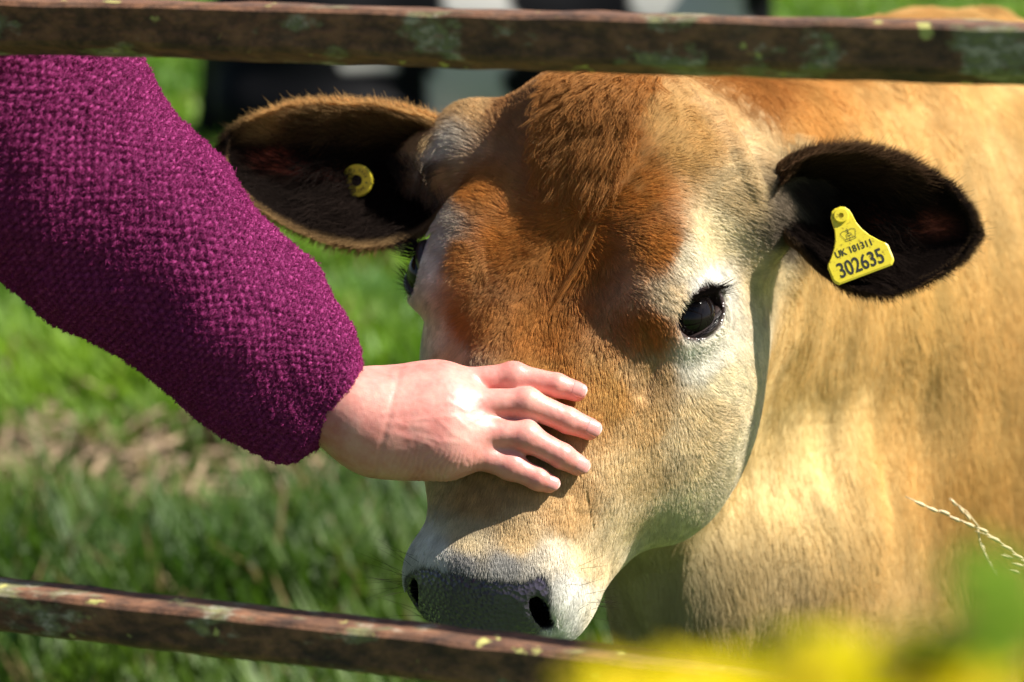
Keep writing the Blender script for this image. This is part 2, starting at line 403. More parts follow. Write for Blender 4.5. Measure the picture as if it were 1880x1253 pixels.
# ---- coat colour, in photograph pixels of the face (the hide's own pattern, with throat shade painted into the body points)
RED, TAN, CRM, WHT, DRK = (.44, .155, .026), (.56, .34, .135), (.82, .70, .46), (.82, .79, .72), (.020, .014, .011)
FACE_COL = [(1090, 150, RED), (1080, 300, RED), (1060, 450, (.42, .15, .026)), (950, 450, (.45, .17, .034)), (1000, 600, (.45, .17, .034)), (890, 350, (.50, .215, .050)), (860, 480, (.50, .22, .06)), (880, 580, (.47, .19, .045)),
  (1150, 350, (.47, .19, .040)), (1200, 450, (.48, .20, .044)), (1240, 260, (.62, .36, .12)), (1190, 590, (.44, .165, .034)), (1010, 690, (.52, .24, .055)), (1120, 720, (.60, .33, .095)), (960, 860, (.64, .40, .17)), (880, 900, (.60, .37, .16)),
  (1050, 930, (.68, .44, .20)), (1170, 850, (.72, .53, .28)), (1250, 800, (.80, .64, .40)), (1330, 700, (.84, .73, .50)), (1150, 960, (.78, .62, .38)), (1180, 770, (.66, .44, .20)), (950, 985, (.72, .52, .27)), (1090, 1020, (.72, .56, .33)), (1300, 430, CRM), (1260, 470, (.80, .72, .55)), (1225, 540, (.76, .62, .42)), (1290, 520, WHT), (1290, 655, (.82, .77, .66)),
  (1185, 690, (.55, .36, .17)), (1350, 350, (.66, .50, .28)), (1400, 250, (.65, .47, .25)), (1320, 200, (.58, .37, .17)), (1400, 500, (.74, .60, .38)), (1420, 700, (.78, .66, .44)), (1380, 820, (.76, .66, .45)), (1250, 950, (.76, .66, .45)), (1330, 950, (.72, .63, .45)),
  (1300, 760, (.76, .60, .36)), (800, 440, (.72, .68, .60)), (775, 470, WHT), (790, 620, (.72, .67, .55)), (815, 390, (.68, .60, .48)), (825, 660, (.64, .5, .3)), (820, 850, (.62, .46, .25)), (835, 320, (.58, .37, .17)), (880, 200, (.60, .40, .19)), (950, 220, (.42, .21, .08)),
  (828, 268, (.76, .70, .60)), (1422, 370, (.22, .17, .12)), (1440, 296, (.45, .33, .18)), (1430, 430, (.16, .12, .09)), (1475, 262, (.6, .42, .2)), (1450, 340, (.03, .02, .015)), (1475, 350, (.014, .01, .008)), (1445, 395, (.02, .015, .012)), (1500, 400, (.022, .016, .012)), (1460, 420, (.03, .022, .018)), (1520, 330, (.06, .038, .024)), (1490, 300, (.16, .10, .055)), (815, 300, (.14, .10, .07)), (780, 340, (.02, .015, .012)), (740, 360, (.02, .015, .012)), (770, 260, (.40, .25, .11)), (720, 330, (.02, .015, .012)), (800, 240, (.58, .38, .17)), (800, 380, (.025, .018, .014)), (800, 1015, WHT), (850, 1026, (.40, .38, .36)), (930, 1040, (.40, .38, .35)), (985, 1050, (.5, .46, .4)),
  (1035, 1085, WHT), (1040, 1130, WHT), (1000, 1030, (.74, .66, .52)), (735, 1080, WHT), (760, 1045, (.66, .63, .58)), (1100, 1130, (.78, .70, .54)), (860, 995, (.70, .56, .34)), (1200, 1000, (.76, .66, .46))]
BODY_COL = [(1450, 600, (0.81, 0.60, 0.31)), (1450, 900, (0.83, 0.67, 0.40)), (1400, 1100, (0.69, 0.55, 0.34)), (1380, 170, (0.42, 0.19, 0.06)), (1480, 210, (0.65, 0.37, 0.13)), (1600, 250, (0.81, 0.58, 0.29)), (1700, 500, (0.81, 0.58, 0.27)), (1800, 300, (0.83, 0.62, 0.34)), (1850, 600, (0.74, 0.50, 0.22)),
  (1650, 800, (0.81, 0.56, 0.26)), (1800, 900, (0.69, 0.44, 0.17)), (1600, 1100, (0.74, 0.54, 0.29)), (1500, 800, (0.83, 0.65, 0.36)), (1250, 1100, (0.42, 0.36, 0.25)), (1300, 1200, (0.35, 0.28, 0.18)), (1440, 1150, (0.30, 0.20, 0.13)), (1900, 200, (0.76, 0.54, 0.26)), (1850, 1100, (0.67, 0.46, 0.21))]  # the dark points below the throat carry its shade as colour
def cow_colour(p):
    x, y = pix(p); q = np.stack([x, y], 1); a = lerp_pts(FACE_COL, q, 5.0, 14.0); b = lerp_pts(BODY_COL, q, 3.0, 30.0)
    h = toH(p)
    f = smooth01(h[:, 2], -.245, -.20) * smooth01(h[:, 1], -.09, -.05)      # on the head rather than on the neck
    f = np.maximum(f, ((x > 1395) & (x < 1570) & (y > 230) & (y < 470) & (p[:, 2] > -.20)) | ((x > 690) & (x < 870) & (y > 200) & (y < 430) & (p[:, 2] > -.265)))
    f *= np.all((p > FINE_LO) & (p < FINE_HI), 1)
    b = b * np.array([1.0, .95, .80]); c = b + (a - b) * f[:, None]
    return c, f
nB = vnormals(vB, qB); fx, fy = pix(vB); fd = np.zeros(len(vB))
for pts_, amp_, wd_ in (([(1300, 175), (1318, 225), (1345, 285), (1378, 345)], .0028, 13), ([(1335, 190), (1365, 260), (1392, 320)], -.002, 9), ([(1185, 600), (1205, 660), (1180, 720)], -.003, 12)):
    for (x0, y0), (x1, y1) in zip(pts_[:-1], pts_[1:]):
        dx_, dy_ = x1 - x0, y1 - y0; tq_ = np.clip(((fx - x0) * dx_ + (fy - y0) * dy_) / (dx_ * dx_ + dy_ * dy_), 0, 1); dd_ = np.hypot(fx - x0 - tq_ * dx_, fy - y0 - tq_ * dy_)
        g_ = amp_ * np.exp(-(dd_ / wd_) ** 2) * (nB[:, 2] > .05) * (vB[:, 2] > -.16); fd = np.where(np.abs(g_) > np.abs(fd), g_, fd)
off_ = 1 - smooth01(toH(vB)[:, 2], -.26, -.20); fd = fd + off_ * (fx > 1100) * (.0042 * vnoise(vB * np.array([1, .14, 1]), .045, 51) + .0035 * vnoise(vB * np.array([1, .16, 1]), .02, 52))
vB = vB + nB * fd[:, None]; v1 = vB[:len(v1)]; nB = vnormals(vB, qB)
cB, headB = cow_colour(vB)
xB, yB = pix(vB); hB = toH(vB)
pad = np.zeros(len(vB))                                                # bare wet nose
PAD_POLY = [(746, 1056), (775, 1040), (815, 1050), (870, 1062), (920, 1070), (968, 1068), (1000, 1050), (1012, 1140), (985, 1160), (900, 1250), (760, 1200), (742, 1130)]
def in_poly(x, y, poly):
    r = np.zeros(len(x), bool); n = len(poly)
    for i in range(n):
        (x0, y0), (x1, y1) = poly[i], poly[(i + 1) % n]
        c = ((y0 > y) != (y1 > y)) & (x < (x1 - x0) * (y - y0) / (y1 - y0 + 1e-9) + x0); r ^= c
    return r
pad[in_poly(xB, yB, PAD_POLY) & (hB[:, 1] > .39) & (vB[:, 2] > -.06)] = 1
pad0 = pad.copy()
for _ in range(14):                                                      # soften its border
    acc = np.zeros(len(vB)); cnt = np.zeros(len(vB))
    for i in range(4):
        a_, b_ = qB[:, i], qB[:, (i + 1) % 4]; acc += np.bincount(a_, pad[b_], len(vB)) + np.bincount(b_, pad[a_], len(vB)); cnt += np.bincount(a_, minlength=len(vB)) + np.bincount(b_, minlength=len(vB))
    pad = .5 * pad + .5 * acc / np.maximum(cnt, 1)
pad_soft = pad.copy(); pad = smooth01(pad, .22, .60)
lid = np.zeros(len(vB)); nostril = np.zeros(len(vB))
for s in (-1, 1):
    E = eye_frame(s); d = (vB - H(*EYE_C[s]) - E[2] * .014) @ E.T
    r = np.sqrt((d[:, 0] / .0275) ** 2 + (d[:, 1] / .0195) ** 2 + (np.maximum(np.abs(d[:, 2]) - .012, 0) / .03) ** 2)
    lid = np.maximum(lid, 1 - smooth01(r, 1.08, 1.34))
    nb = H(s * .050, .447, -.044); R_ = rot('X', 35) @ rot('Z', s * 30) @ HR; d = (vB - nb) @ R_.T
    nostril = np.maximum(nostril, 1 - smooth01(np.sqrt((d[:, 0] / .0085) ** 2 + (d[:, 1] / .02) ** 2 + (d[:, 2] / .02) ** 2), .95, 1.35))
skin = cB * .75; skin = skin * (1 - .7 * smooth01(pad_soft, .02, .3))[:, None]
skin = skin * (1 - pad[:, None]) + pad[:, None] * np.array([.060, .050, .072])
skin = skin * (1 - lid[:, None]) + lid[:, None] * np.array([.045, .026, .022])
skin = skin * (1 - nostril[:, None] * .97)
bare = np.clip(np.maximum.reduce([pad, lid, nostril]), 0, 1)

m_hide, n, l, b = mat('cow_hide')
at_ = node(n, 'Attribute', attribute_name='col'); wt = node(n, 'Attribute', attribute_name='wet')
l.new(at_.outputs['Color'], b.inputs['Base Color'])
mr = node(n, 'MapRange'); mr.inputs[3].default_value = .75; mr.inputs[4].default_value = .22; l.new(wt.outputs['Fac'], mr.inputs[0]); 
tc = node(n, 'TexCoord'); nz = node(n, 'TexNoise', Scale=55.0, Detail=3.0); l.new(tc.outputs['Object'], nz.inputs['Vector'])
ad = node(n, 'Math', operation='MULTIPLY_ADD'); l.new(nz.outputs[0], ad.inputs[0]); ad.inputs[1].default_value = .35; l.new(mr.outputs[0], ad.inputs[2])
sb = node(n, 'Math', operation='SUBTRACT'); l.new(ad.outputs[0], sb.inputs[0]); sb.inputs[1].default_value = .17; l.new(sb.outputs[0], b.inputs['Roughness'])
vo = node(n, 'TexVoronoi', Scale=260.0); l.new(tc.outputs['Object'], vo.inputs['Vector'])
bm_ = node(n, 'Bump', Distance=.0018, Strength=.55); l.new(vo.outputs['Distance'], bm_.inputs['Height']); l.new(bm_.outputs[0], b.inputs['Normal'])
b.inputs['Specular IOR Level'].default_value = .12; ct = node(n, 'Math', operation='MULTIPLY'); l.new(wt.outputs['Fac'], ct.inputs[0]); ct.inputs[1].default_value = .9; l.new(ct.outputs[0], b.inputs['Coat Weight']); b.inputs['Coat Roughness'].default_value = .16; l.new(bm_.outputs[0], b.inputs['Coat Normal'])

eR, eL = EAR_R, EAR_L
nb_ = len(vB)
vall = np.concatenate([vB, eR[0], eL[0]])
qall = np.concatenate([qB, eR[1] + nb_, eR[2] + nb_, eL[1] + nb_ + len(eR[0]), eL[2] + nb_ + len(eR[0])])
def ear_cols(e, right):
    v, qi, qo, t, s = e; n_ = len(v) // 2
    inn = np.arange(len(v)) < n_
    rim = smooth01(np.abs(s), .72, .97); tip_ = smooth01(t, .80, .97)
    c = np.zeros((len(v), 3)); c[:] = (.013, .009, .0075)
    red = (1 - smooth01(np.abs(s - .12), .10, .5)) * smooth01(t, .30, .5) * (1 - smooth01(t, .78, .92)); red = red * inn
    k = np.zeros((len(v), 3)); k[:] = (.22, .050, .024)
    sk = c + (k - c) * red[:, None]
    brown = np.array([.11, .062, .032])
    f = c.copy()
    if right:
        up = smooth01(s, .35, .9) * (1 - smooth01(t, .35, .75)); f += (brown - f) * up[:, None]
        f[~inn] = brown
        f += (np.array([.11, .036, .02]) - f) * (red * .8)[:, None]
    else:
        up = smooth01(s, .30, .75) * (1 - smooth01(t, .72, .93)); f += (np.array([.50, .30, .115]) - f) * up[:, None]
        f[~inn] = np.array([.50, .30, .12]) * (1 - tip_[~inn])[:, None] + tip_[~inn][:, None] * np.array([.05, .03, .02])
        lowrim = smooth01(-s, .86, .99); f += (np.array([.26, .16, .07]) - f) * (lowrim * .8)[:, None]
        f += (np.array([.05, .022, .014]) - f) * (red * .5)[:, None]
    return sk, f, red
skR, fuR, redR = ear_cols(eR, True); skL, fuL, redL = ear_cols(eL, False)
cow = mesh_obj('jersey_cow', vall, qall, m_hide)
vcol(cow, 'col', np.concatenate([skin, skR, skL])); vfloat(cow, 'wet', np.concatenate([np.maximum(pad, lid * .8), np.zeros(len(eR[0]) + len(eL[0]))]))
tag(cow, 'fawn brown cow having its nose stroked, yellow tags in both dark ears', 'cow')

# ---- fur
m_fur = fur_mat('cow_fur', .05, .3); m_earfur = fur_mat('ear_fur', .012, .45)
FURK = 1.0
view_dir = unit(np.array([0, 0, DIST]) - vB); facing = (nB * view_dir).sum(1)
seen = .10 + .90 * smooth01(facing, -.35, .0)
fineB = np.arange(len(vB)) < len(v1)
WH = V(1062, 392, 0)
def comb_face(p, nrm):
    h = toH(p); wh = toH(H_WH[None])[0]
    d = p - H_WH
    d = unit(d) + .35 * HA * smooth01(h[:, 1], .15, .30)[:, None]
    side = smooth01(np.abs(h[:, 0]), .07, .12)
    d = d + side[:, None] * (-.5 * HN + .25 * HA)
    # a swirl close to the whorl
    r = np.linalg.norm(p - H_WH, axis=1); sw = np.exp(-(r / .015) ** 2)
    rr_ = smooth01(h[:, 0], .115, .14)[:, None]; d = d * (1 - rr_) + rr_ * (np.array([1., -.35, .2])); rl_ = smooth01(-h[:, 0], .115, .14)[:, None] * (h[:, 1] < .12)[:, None]; d = d * (1 - rl_) + rl_ * np.array([-1., -.25, .2])
    d = d + sw[:, None] * np.cross(nrm, unit(p - H_WH)) * .6
    return d
i_ = np.argmin((xB - 1062) ** 2 + (yB - 392) ** 2 + 1e6 * (facing < .2)); H_WH = vB[i_]
# the face
dens = seen * headB * fineB * (1 - bare) ** 2 * (1 - .85 * smooth01(pad_soft, .05, .5))
t_, bb = scatter(v1, q1, 1.55e6 * FURK, dens[:len(v1)])
rt, nr = bary(vB, t_, bb), unit(bary(nB, t_, bb)); hh_ = toH(rt); x_, y_ = pix(rt)
ln = lerp_pts([(1090, 150, .024), (1085, 250, .022), (1062, 390, .016), (950, 400, .014), (1180, 400, .013), (1000, 600, .0125), (860, 500, .010), (1290, 470, .008), (1290, 640, .0065), (1400, 600, .008), (1000, 800, .010), (1000, 950, .0075), (900, 1040, .0045), (1050, 1100, .006), (1250, 900, .009), (1350, 930, .012), (1420, 300, .012), (1440, 400, .020), (1500, 390, .026), (770, 340, .026), (830, 270, .018), (780, 480, .006), (1380, 200, .014)], np.stack([x_, y_], 1))[:, 0]
ln = ln * RNG.uniform(.65, 1.2, len(ln)) * (1 - .55 * bary(pad, t_, bb))
cc, _ = cow_colour(rt)
cc = cc * (1 + .22 * vnoise(rt, .006, 3) + .10 * vnoise(rt, .025, 4))[:, None] * RNG.uniform(.82, 1.15, len(rt))[:, None]
pd = bary(pad_soft, t_, bb); cc = cc * (1 - .8 * smooth01(pd, .03, .5))[:, None]
wav = .10 + .32 * (1 - smooth01(hh_[:, 1], .20, .32)) * (1 - smooth01(np.abs(hh_[:, 0]), .07, .1))
cmb = unit(comb_face(rt, nr)); cmb = unit(cmb + vnoise(rt, .011, 21, 3) * wav[:, None] * 1.6)
er_ = np.maximum(smooth01(x_, 1425, 1470) * (y_ > 250), smooth01(-x_, -830, -790) * (y_ < 420)); ln = ln * (1 + .55 * er_)
lift_ = .35 * er_ + .30 + .22 * (1 - smooth01(hh_[:, 1], .22, .34))
face_fur = fur('face_fur', rt, nr, cmb, ln, cc, .00048 * (FURK ** -.5), m_fur, cow, lift=lift_, bend=.5, clump=.5 - .38 * smooth01(hh_[:, 1], .36, .42), clump_r=.0034, jitter=.16, wave=.2, wave_scale=.03)
kk = np.where((hB[:, 1] > -.03) & (hB[:, 1] < .075) & (np.abs(hB[:, 0] - .004) < .034 - .18 * np.maximum(hB[:, 1] - .03, 0)) & (facing > -.3) & fineB & (hB[:, 2] > -.08))[0]; kk = RNG.choice(kk, int(4200 * FURK))
tk_r = vB[kk] + RNG.normal(0, .001, (len(kk), 3)); tk_h = toH(tk_r)
fur('topknot', tk_r, nB[kk], HA + HL * (tk_h[:, 0] * 9)[:, None] + HN * .1, RNG.uniform(.034, .066, len(kk)), np.array([.42, .175, .045]) * RNG.uniform(.6, 1.35, len(kk))[:, None], .00046, m_fur, cow, lift=.34, bend=.75, npts=9, clump=.75, clump_r=.009, jitter=.16, curl=.0042)
# neck and body: only where the photograph looks
inview = ((xB > 1080) & (xB < 2050) & (yB > -100) & (yB < 1400)).astype(float)
dens = (.02 + .98 * inview * smooth01(facing, -.3, .05)) * (1 - headB)
dens[hB[:, 1] * 0 + (vB @ VIEW + CENTRE)[:, 2] < .3] = 0
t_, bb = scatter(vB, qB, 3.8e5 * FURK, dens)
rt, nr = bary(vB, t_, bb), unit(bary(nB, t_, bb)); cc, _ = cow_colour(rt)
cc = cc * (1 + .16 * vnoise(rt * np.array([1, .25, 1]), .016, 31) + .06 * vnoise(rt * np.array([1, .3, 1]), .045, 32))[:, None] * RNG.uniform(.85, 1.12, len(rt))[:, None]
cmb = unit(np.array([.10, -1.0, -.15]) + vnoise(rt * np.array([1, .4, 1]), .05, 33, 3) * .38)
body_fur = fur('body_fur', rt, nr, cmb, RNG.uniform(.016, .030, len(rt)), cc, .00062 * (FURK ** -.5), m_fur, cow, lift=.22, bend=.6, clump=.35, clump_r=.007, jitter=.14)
# ears
def ear_fur(e, fcol, red, tipdir, label, rimc):
    v, qi, qo, t, s = e; qq = np.concatenate([qi, qo]); nn = vnormals(v, qq)
    n_ = len(v) // 2; nn = np.where((np.arange(len(v)) < n_)[:, None], nn, nn)
    t_, bb = scatter(v, qq, 1.1e6 * FURK, np.where(np.arange(len(v)) < n_, 1 - .82 * red, .8))
    rt = bary(v, t_, bb); nr = unit(bary(nn, t_, bb)); tt, ss = bary(t, t_, bb), bary(s, t_, bb); c_ = bary(fcol, t_, bb)
    upv = np.array([0, 1., 0])
    d = tipdir * (.55 + .6 * tt)[:, None] + upv * (np.sign(ss) * np.abs(ss) ** 1.5 * 1.2)[:, None] + np.array([0, 0, .15])
    inner_ = bary((np.arange(len(v)) < n_).astype(float), t_, bb) > .5
    ln = np.where(inner_, .010 + .010 * (1 - smooth01(tt, .1, .55)), .010) * RNG.uniform(.6, 1.3, len(rt))
    ln = ln * (1 + .35 * smooth01(np.abs(ss), .85, 1))
    cl = c_ * RNG.uniform(.7, 1.5, len(rt))[:, None]
    f1 = (rt, nr, d, ln, cl, np.full(len(rt), .00042 * FURK ** -.5), np.full(len(rt), .30))
    # fringe along the rim
    M = int(9000 * FURK); g = RNG.integers(0, 2, M); ti = RNG.integers(2, NT, M); si = np.where(g == 0, 0, NS - 1); idx = ti * NS + si
    rt2 = v[idx] + RNG.normal(0, .0012, (M, 3)); mid = v[ti * NS + NS // 2]; nr2 = np.tile([0, 0, 1.], (M, 1)) * .6
    out = unit((v[ti * NS + NS - 1] - v[ti * NS])) * np.where(g == 0, -1, 1)[:, None]
    d2 = out * (1.05 - t[idx] ** 3)[:, None] + tipdir * (.45 + t[idx] ** 3)[:, None] + RNG.normal(0, .2, (M, 3))
    c2 = fcol[idx] * RNG.uniform(.8, 1.8, M)[:, None] + np.array([.03, .018, .008])
    ln2 = RNG.uniform(.003, .012, M) * (1 + .9 * (RNG.random(M) > .975))
    f2 = (rt2, unit(nr2), d2, ln2, c2, np.full(M, .00026), np.full(M, .12))
    # long dark hair that springs from the root inside the ear
    K = int(9500 * FURK); ti = (NT * .42 * RNG.random(K) ** 1.4).astype(int); si = np.where(RNG.random(K) < .5, RNG.integers(3, NS - 3, K), RNG.integers(int(NS * .7), NS - 1, K)); idx = ti * NS + si; hi_ = smooth01(s[idx], .45, .9)[:, None]
    rt3 = v[idx]; d3 = tipdir * RNG.uniform(.35, 1., K)[:, None] + upv * RNG.normal(-.55, .45, K)[:, None] + np.array([0, 0, .9])
    c3 = (np.array([.016, .011, .009]) * (1 - hi_) + hi_ * rimc) * RNG.uniform(.6, 1.8, K)[:, None]
    f3 = (rt3, nn[idx], d3, RNG.uniform(.014, .040, K), c3, np.full(K, .00035), np.full(K, .55))
    A = [np.concatenate(z) for z in zip(f1, f2, f3)]
    o = fur('ear_fur', A[0], A[1], A[2], A[3], A[4], A[5], m_earfur, cow, lift=A[6], bend=.4, clump=.15, clump_r=.004, jitter=.22, wave=.3, wave_scale=.012)
    o['label'] = label; return o
ear_fur(eR, fuR, redR, unit(np.array([1., -.12, 0])), 'dark brown fur of the ear with the printed flag tag', np.array([.085, .048, .026]))
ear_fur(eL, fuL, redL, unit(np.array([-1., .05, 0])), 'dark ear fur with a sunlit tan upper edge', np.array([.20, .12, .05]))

# ---- eyes
m_eye, n, l, b = mat('eye_dark'); b.inputs['Base Color'].default_value = (.006, .004, .004, 1); b.inputs['Roughness'].default_value = .04; b.inputs['Specular IOR Level'].default_value = .25
m_lid = simple('eyelid_skin', (.030, .018, .016), .38); m_lash = fur_mat('lash_hair', .03, .1)
for s in (-1, 1):
    E = eye_frame(s); c = H(*EYE_C[s]) + E[2] * .0085; R0 = .0245
    th, ph = np.linspace(0, 2 * np.pi, 48, endpoint=False), np.linspace(0, np.pi, 26)
    vv = np.array([c + R0 * (math.sin(p) * (math.cos(a) * E[0] + math.sin(a) * E[1]) + math.cos(p) * E[2] * (1.0 if p > .7 else 1.0)) for p in ph for a in th])
    ff = [(i * 48 + j, i * 48 + (j + 1) % 48, (i + 1) * 48 + (j + 1) % 48, (i + 1) * 48 + j) for i in range(25) for j in range(48)]
    eye = mesh_obj('eye', vv, [f[::-1] for f in ff], m_eye, cow)
    # lids: a soft dark ring that hugs the eyeball
    ring, up_sign = [], 1 if (E[1][1] > 0) else -1
    TH = np.linspace(0, 2 * np.pi, 64, endpoint=False)
    cen = []
    for a in TH:
        ca, sa = math.cos(a), math.sin(a) * up_sign
        ex, ey = .0270 * ca, (.0135 if math.sin(a) > 0 else .0165) * sa * (1.0 - .12 * ca)
        if ca < -.8: ex -= .005 * (-ca - .8) / .2                       # drawn-out inner corner
        rr = math.hypot(ex, ey); z = math.sqrt(max(R0 ** 2 - min(rr, R0 * .985) ** 2, 0)) - max(rr - R0 * .985, 0)
        cen.append(ex * E[0] + ey * E[1] + E[2] * (z * .9 + .001) + c)
    cen = np.array(cen); cm = cen.mean(0)
    vv, NK = [], 12
    for i in range(64):
        tg = unit(cen[(i + 1) % 64] - cen[i - 1]); o_ = unit(cen[i] - cm); o_ = unit(o_ - tg * (o_ @ tg)); u_ = np.cross(tg, o_)
        thick = .0034 + (.0022 if math.sin(TH[i]) > 0 else 0)
        for k in range(NK):
            a = 2 * math.pi * k / NK; vv.append(cen[i] + o_ * math.cos(a) * thick * 1.5 + u_ * math.sin(a) * thick)
    ff = [(i * NK + k, i * NK + (k + 1) % NK, ((i + 1) % 64) * NK + (k + 1) % NK, ((i + 1) % 64) * NK + k) for i in range(64) for k in range(NK)]
    mesh_obj('eyelid', vv, ff, m_lid, eye)
    # lashes on the upper lid, fewer on the lower one
    K = 330; ai = np.where(RNG.random(K) < .78, RNG.uniform(.05, .62, K) * np.pi, RNG.uniform(1.15, 1.8, K) * np.pi); upper_ = ai < np.pi
    ii = (ai / (2 * np.pi) * 64).astype(int) % 64; rt = cen[ii] + RNG.normal(0, .0012, (K, 3)) + E[2] * .003
    oo = unit(cen[ii] - cm)
    d = E[2][None] * 1.0 + oo * .35 + np.array([0, -.45, 0]) * upper_[:, None] + E[0][None] * .35
    fur('eyelash', rt, unit(oo), d, np.where(upper_, RNG.uniform(.015, .028, K), RNG.uniform(.007, .013, K)), np.tile([.012, .009, .008], (K, 1)), .00036, m_lash, eye, lift=.15, bend=-1.2, jitter=.10, npts=5)
# whiskers on the muzzle
def whiskers(lst, name='whisker'):
    R_, D_, L2 = [], [], []
    for px, py, n_, dx, dy, dw, ln_, sp in lst:
        k = np.argsort((xB - px) ** 2 + (yB - py) ** 2 + 1e7 * (facing < -.1) + 1e7 * (headB < .5))[:400]
        for j in RNG.choice(k, n_): R_.append(vB[j]); D_.append(np.array([dx, dy, dw]) + RNG.normal(0, .22, 3)); L2.append(ln_ * RNG.uniform(.6, 1.25))
    R_, D_, L2 = map(np.array, (R_, D_, L2)); nn = unit(D_)
    side_ = unit(np.cross(nn, [0.2, 1, .1]))
    o = fur(name, R_, side_, nn, L2, np.tile([.03, .022, .018], (len(R_), 1)), 00.00030, m_lash, cow, lift=.30, bend=1.1, jitter=.05, npts=6)
    return o
whiskers([(745, 1035, 6, -1, .45, .2, .040, 0), (735, 1070, 9, -1, .22, .2, .045, 0), (738, 1110, 6, -1, .1, .2, .045, 0), (1060, 1060, 4, 1, .15, .3, .022, 0), (1070, 1110, 6, 1, .0, .3, .025, 0), (1110, 1120, 7, 1, -.1, .2, .022, 0)])

# ================================================================ ear tags
m_tag, n, l, b = mat('tag_yellow'); tc = node(n, 'TexCoord'); nz = node(n, 'TexNoise', Scale=260.0, Detail=4.0); l.new(tc.outputs['Object'], nz.inputs['Vector'])
rp = ramp(n, [(.30, (.30, .22, .02)), (.42, (.72, .58, .03)), (1, (.80, .66, .04))]); l.new(nz.outputs[0], rp.inputs[0]); l.new(rp.outputs[0], b.inputs['Base Color']); b.inputs['Roughness'].default_value = .38
m_ink = simple('tag_print', (.02, .02, .018), .5)
def plate(outline, thick, bevel=.0006):                                 # a flat outline with thickness, local x/y, front at z = 0
    o = np.array(outline); c = o.mean(0); n_ = len(o); inn = c + (o - c) * (1 - bevel / .012)
    v = [(x, y, 0) for x, y in inn] + [(x, y, -bevel) for x, y in o] + [(x, y, -thick) for x, y in o]
    f = [tuple(range(n_))] + [(i, (i + 1) % n_, n_ + (i + 1) % n_, n_ + i)[::-1] for i in range(n_)] + [(n_ + i, n_ + (i + 1) % n_, 2 * n_ + (i + 1) % n_, 2 * n_ + i)[::-1] for i in range(n_)] + [tuple(range(2 * n_, 3 * n_))[::-1]]
    return v, f
def place(o, origin, xdir, ydir):                                       # local axes given in the working frame
    x = unit(xdir); y = np.asarray(ydir) - x * (np.dot(ydir, x)); y = unit(y); z = np.cross(x, y)
    M = np.eye(4); M[:3, 0], M[:3, 1], M[:3, 2] = x @ VIEW, y @ VIEW, z @ VIEW; M[:3, 3] = to_world(origin); o.matrix_world = Matrix(M.tolist()); return o
def local_mesh(name, v, f, m, parent=None, smooth=False):
    me = bpy.data.meshes.new(name); me.from_pydata([tuple(p) for p in v], [], f); me.update()
    if smooth: me.polygons.foreach_set('use_smooth', np.ones(len(me.polygons), bool))
    me.materials.append(m); o = bpy.data.objects.new(name, me); COL.objects.link(o)
    if parent: o.parent = parent
    return o
# flag tag: 54 mm across the foot; local origin in the middle of the foot edge
def mm(*p): return [(x / 1000, y / 1000) for x, y in p]
half = [(25.5, 1.5), (27, 3.2), (27.5, 5.5), (27.5, 17), (26.5, 19.5), (22, 24), (16, 31.5), (12, 39), (9.8, 46), (9.3, 53), (8.5, 58), (6, 62), (2.5, 63.6)]
flag_out = mm(*half) + mm(*[(-x, y) for x, y in half[::-1]])
flag_out = mm((24, 0)) + flag_out + mm((-24, 0))
TAGW = -.070
ft = bpy.data.objects.new('ear_tag', None); COL.objects.link(ft)
foot_l, foot_r = V(1533, 526, TAGW), V(1645, 484, TAGW)
place(ft, .5 * (foot_l + foot_r) + np.array([0, 0, .001]), foot_r - foot_l, np.array([.2, 1, -.22]))
ks = np.linalg.norm(foot_r - foot_l) / .055; ft.scale = (ks, ks, 1)
tag(ft, 'yellow flag shaped ear tag printed with numbers and a crown', 'ear tag')
v_, f_ = plate(flag_out, .0016); local_mesh('tag_plate', v_, f_, m_tag, ft)
def disc(name, r, z0, z1, m, parent, cx=0, cy=0, hole=0):
    N = 28; v = []; 
    for z, rr in ((z0, r), (z1 - .0005, r), (z1, r * .93)):
        v += [(cx + rr * math.cos(2 * math.pi * i / N), cy + rr * math.sin(2 * math.pi * i / N), z) for i in range(N)]
    f = [(k * N + i, k * N + (i + 1) % N, (k + 1) * N + (i + 1) % N, (k + 1) * N + i) for k in (0, 1) for i in range(N)]
    if hole:
        v += [(cx + hole * math.cos(2 * math.pi * i / N), cy + hole * math.sin(2 * math.pi * i / N), z) for z in (z1, z0) for i in range(N)]
        f += [(2 * N + i, 2 * N + (i + 1) % N, 3 * N + (i + 1) % N, 3 * N + i) for i in range(N)] + [(3 * N + i, 3 * N + (i + 1) % N, 4 * N + (i + 1) % N, 4 * N + i) for i in range(N)]
    else: f += [tuple(range(2 * N, 3 * N)), tuple(range(N))[::-1]]
    return local_mesh(name, v, f, m, parent)
disc('tag_stud', .0062, -.004, .0022, m_tag, ft, 0, .0555, .0022)
def lettering(name, txt, size, x, y, parent, narrow=.8, bold=0.0):
    cu = bpy.data.curves.new(name, 'FONT'); cu.body = txt; cu.size = size; cu.align_x = 'CENTER'; cu.extrude = .00012; cu.offset = bold; cu.resolution_u = 4
    tmp = bpy.data.objects.new('tmp', cu); COL.objects.link(tmp); dg = bpy.context.evaluated_depsgraph_get(); me = bpy.data.meshes.new_from_object(tmp.evaluated_get(dg)); bpy.data.objects.remove(tmp)
    me.name = name; me.materials.clear(); me.materials.append(m_ink); o = bpy.data.objects.new(name, me); COL.objects.link(o); o.parent = parent; o.scale = (narrow, 1, 1); o.location = (x, y, .00016); return o
lettering('lettering', 'UK 181311', .0085, -.0005, .0222, ft, .86, .00008)
lettering('lettering', '302635', .0186, 0, .0048, ft, .74, .00022)
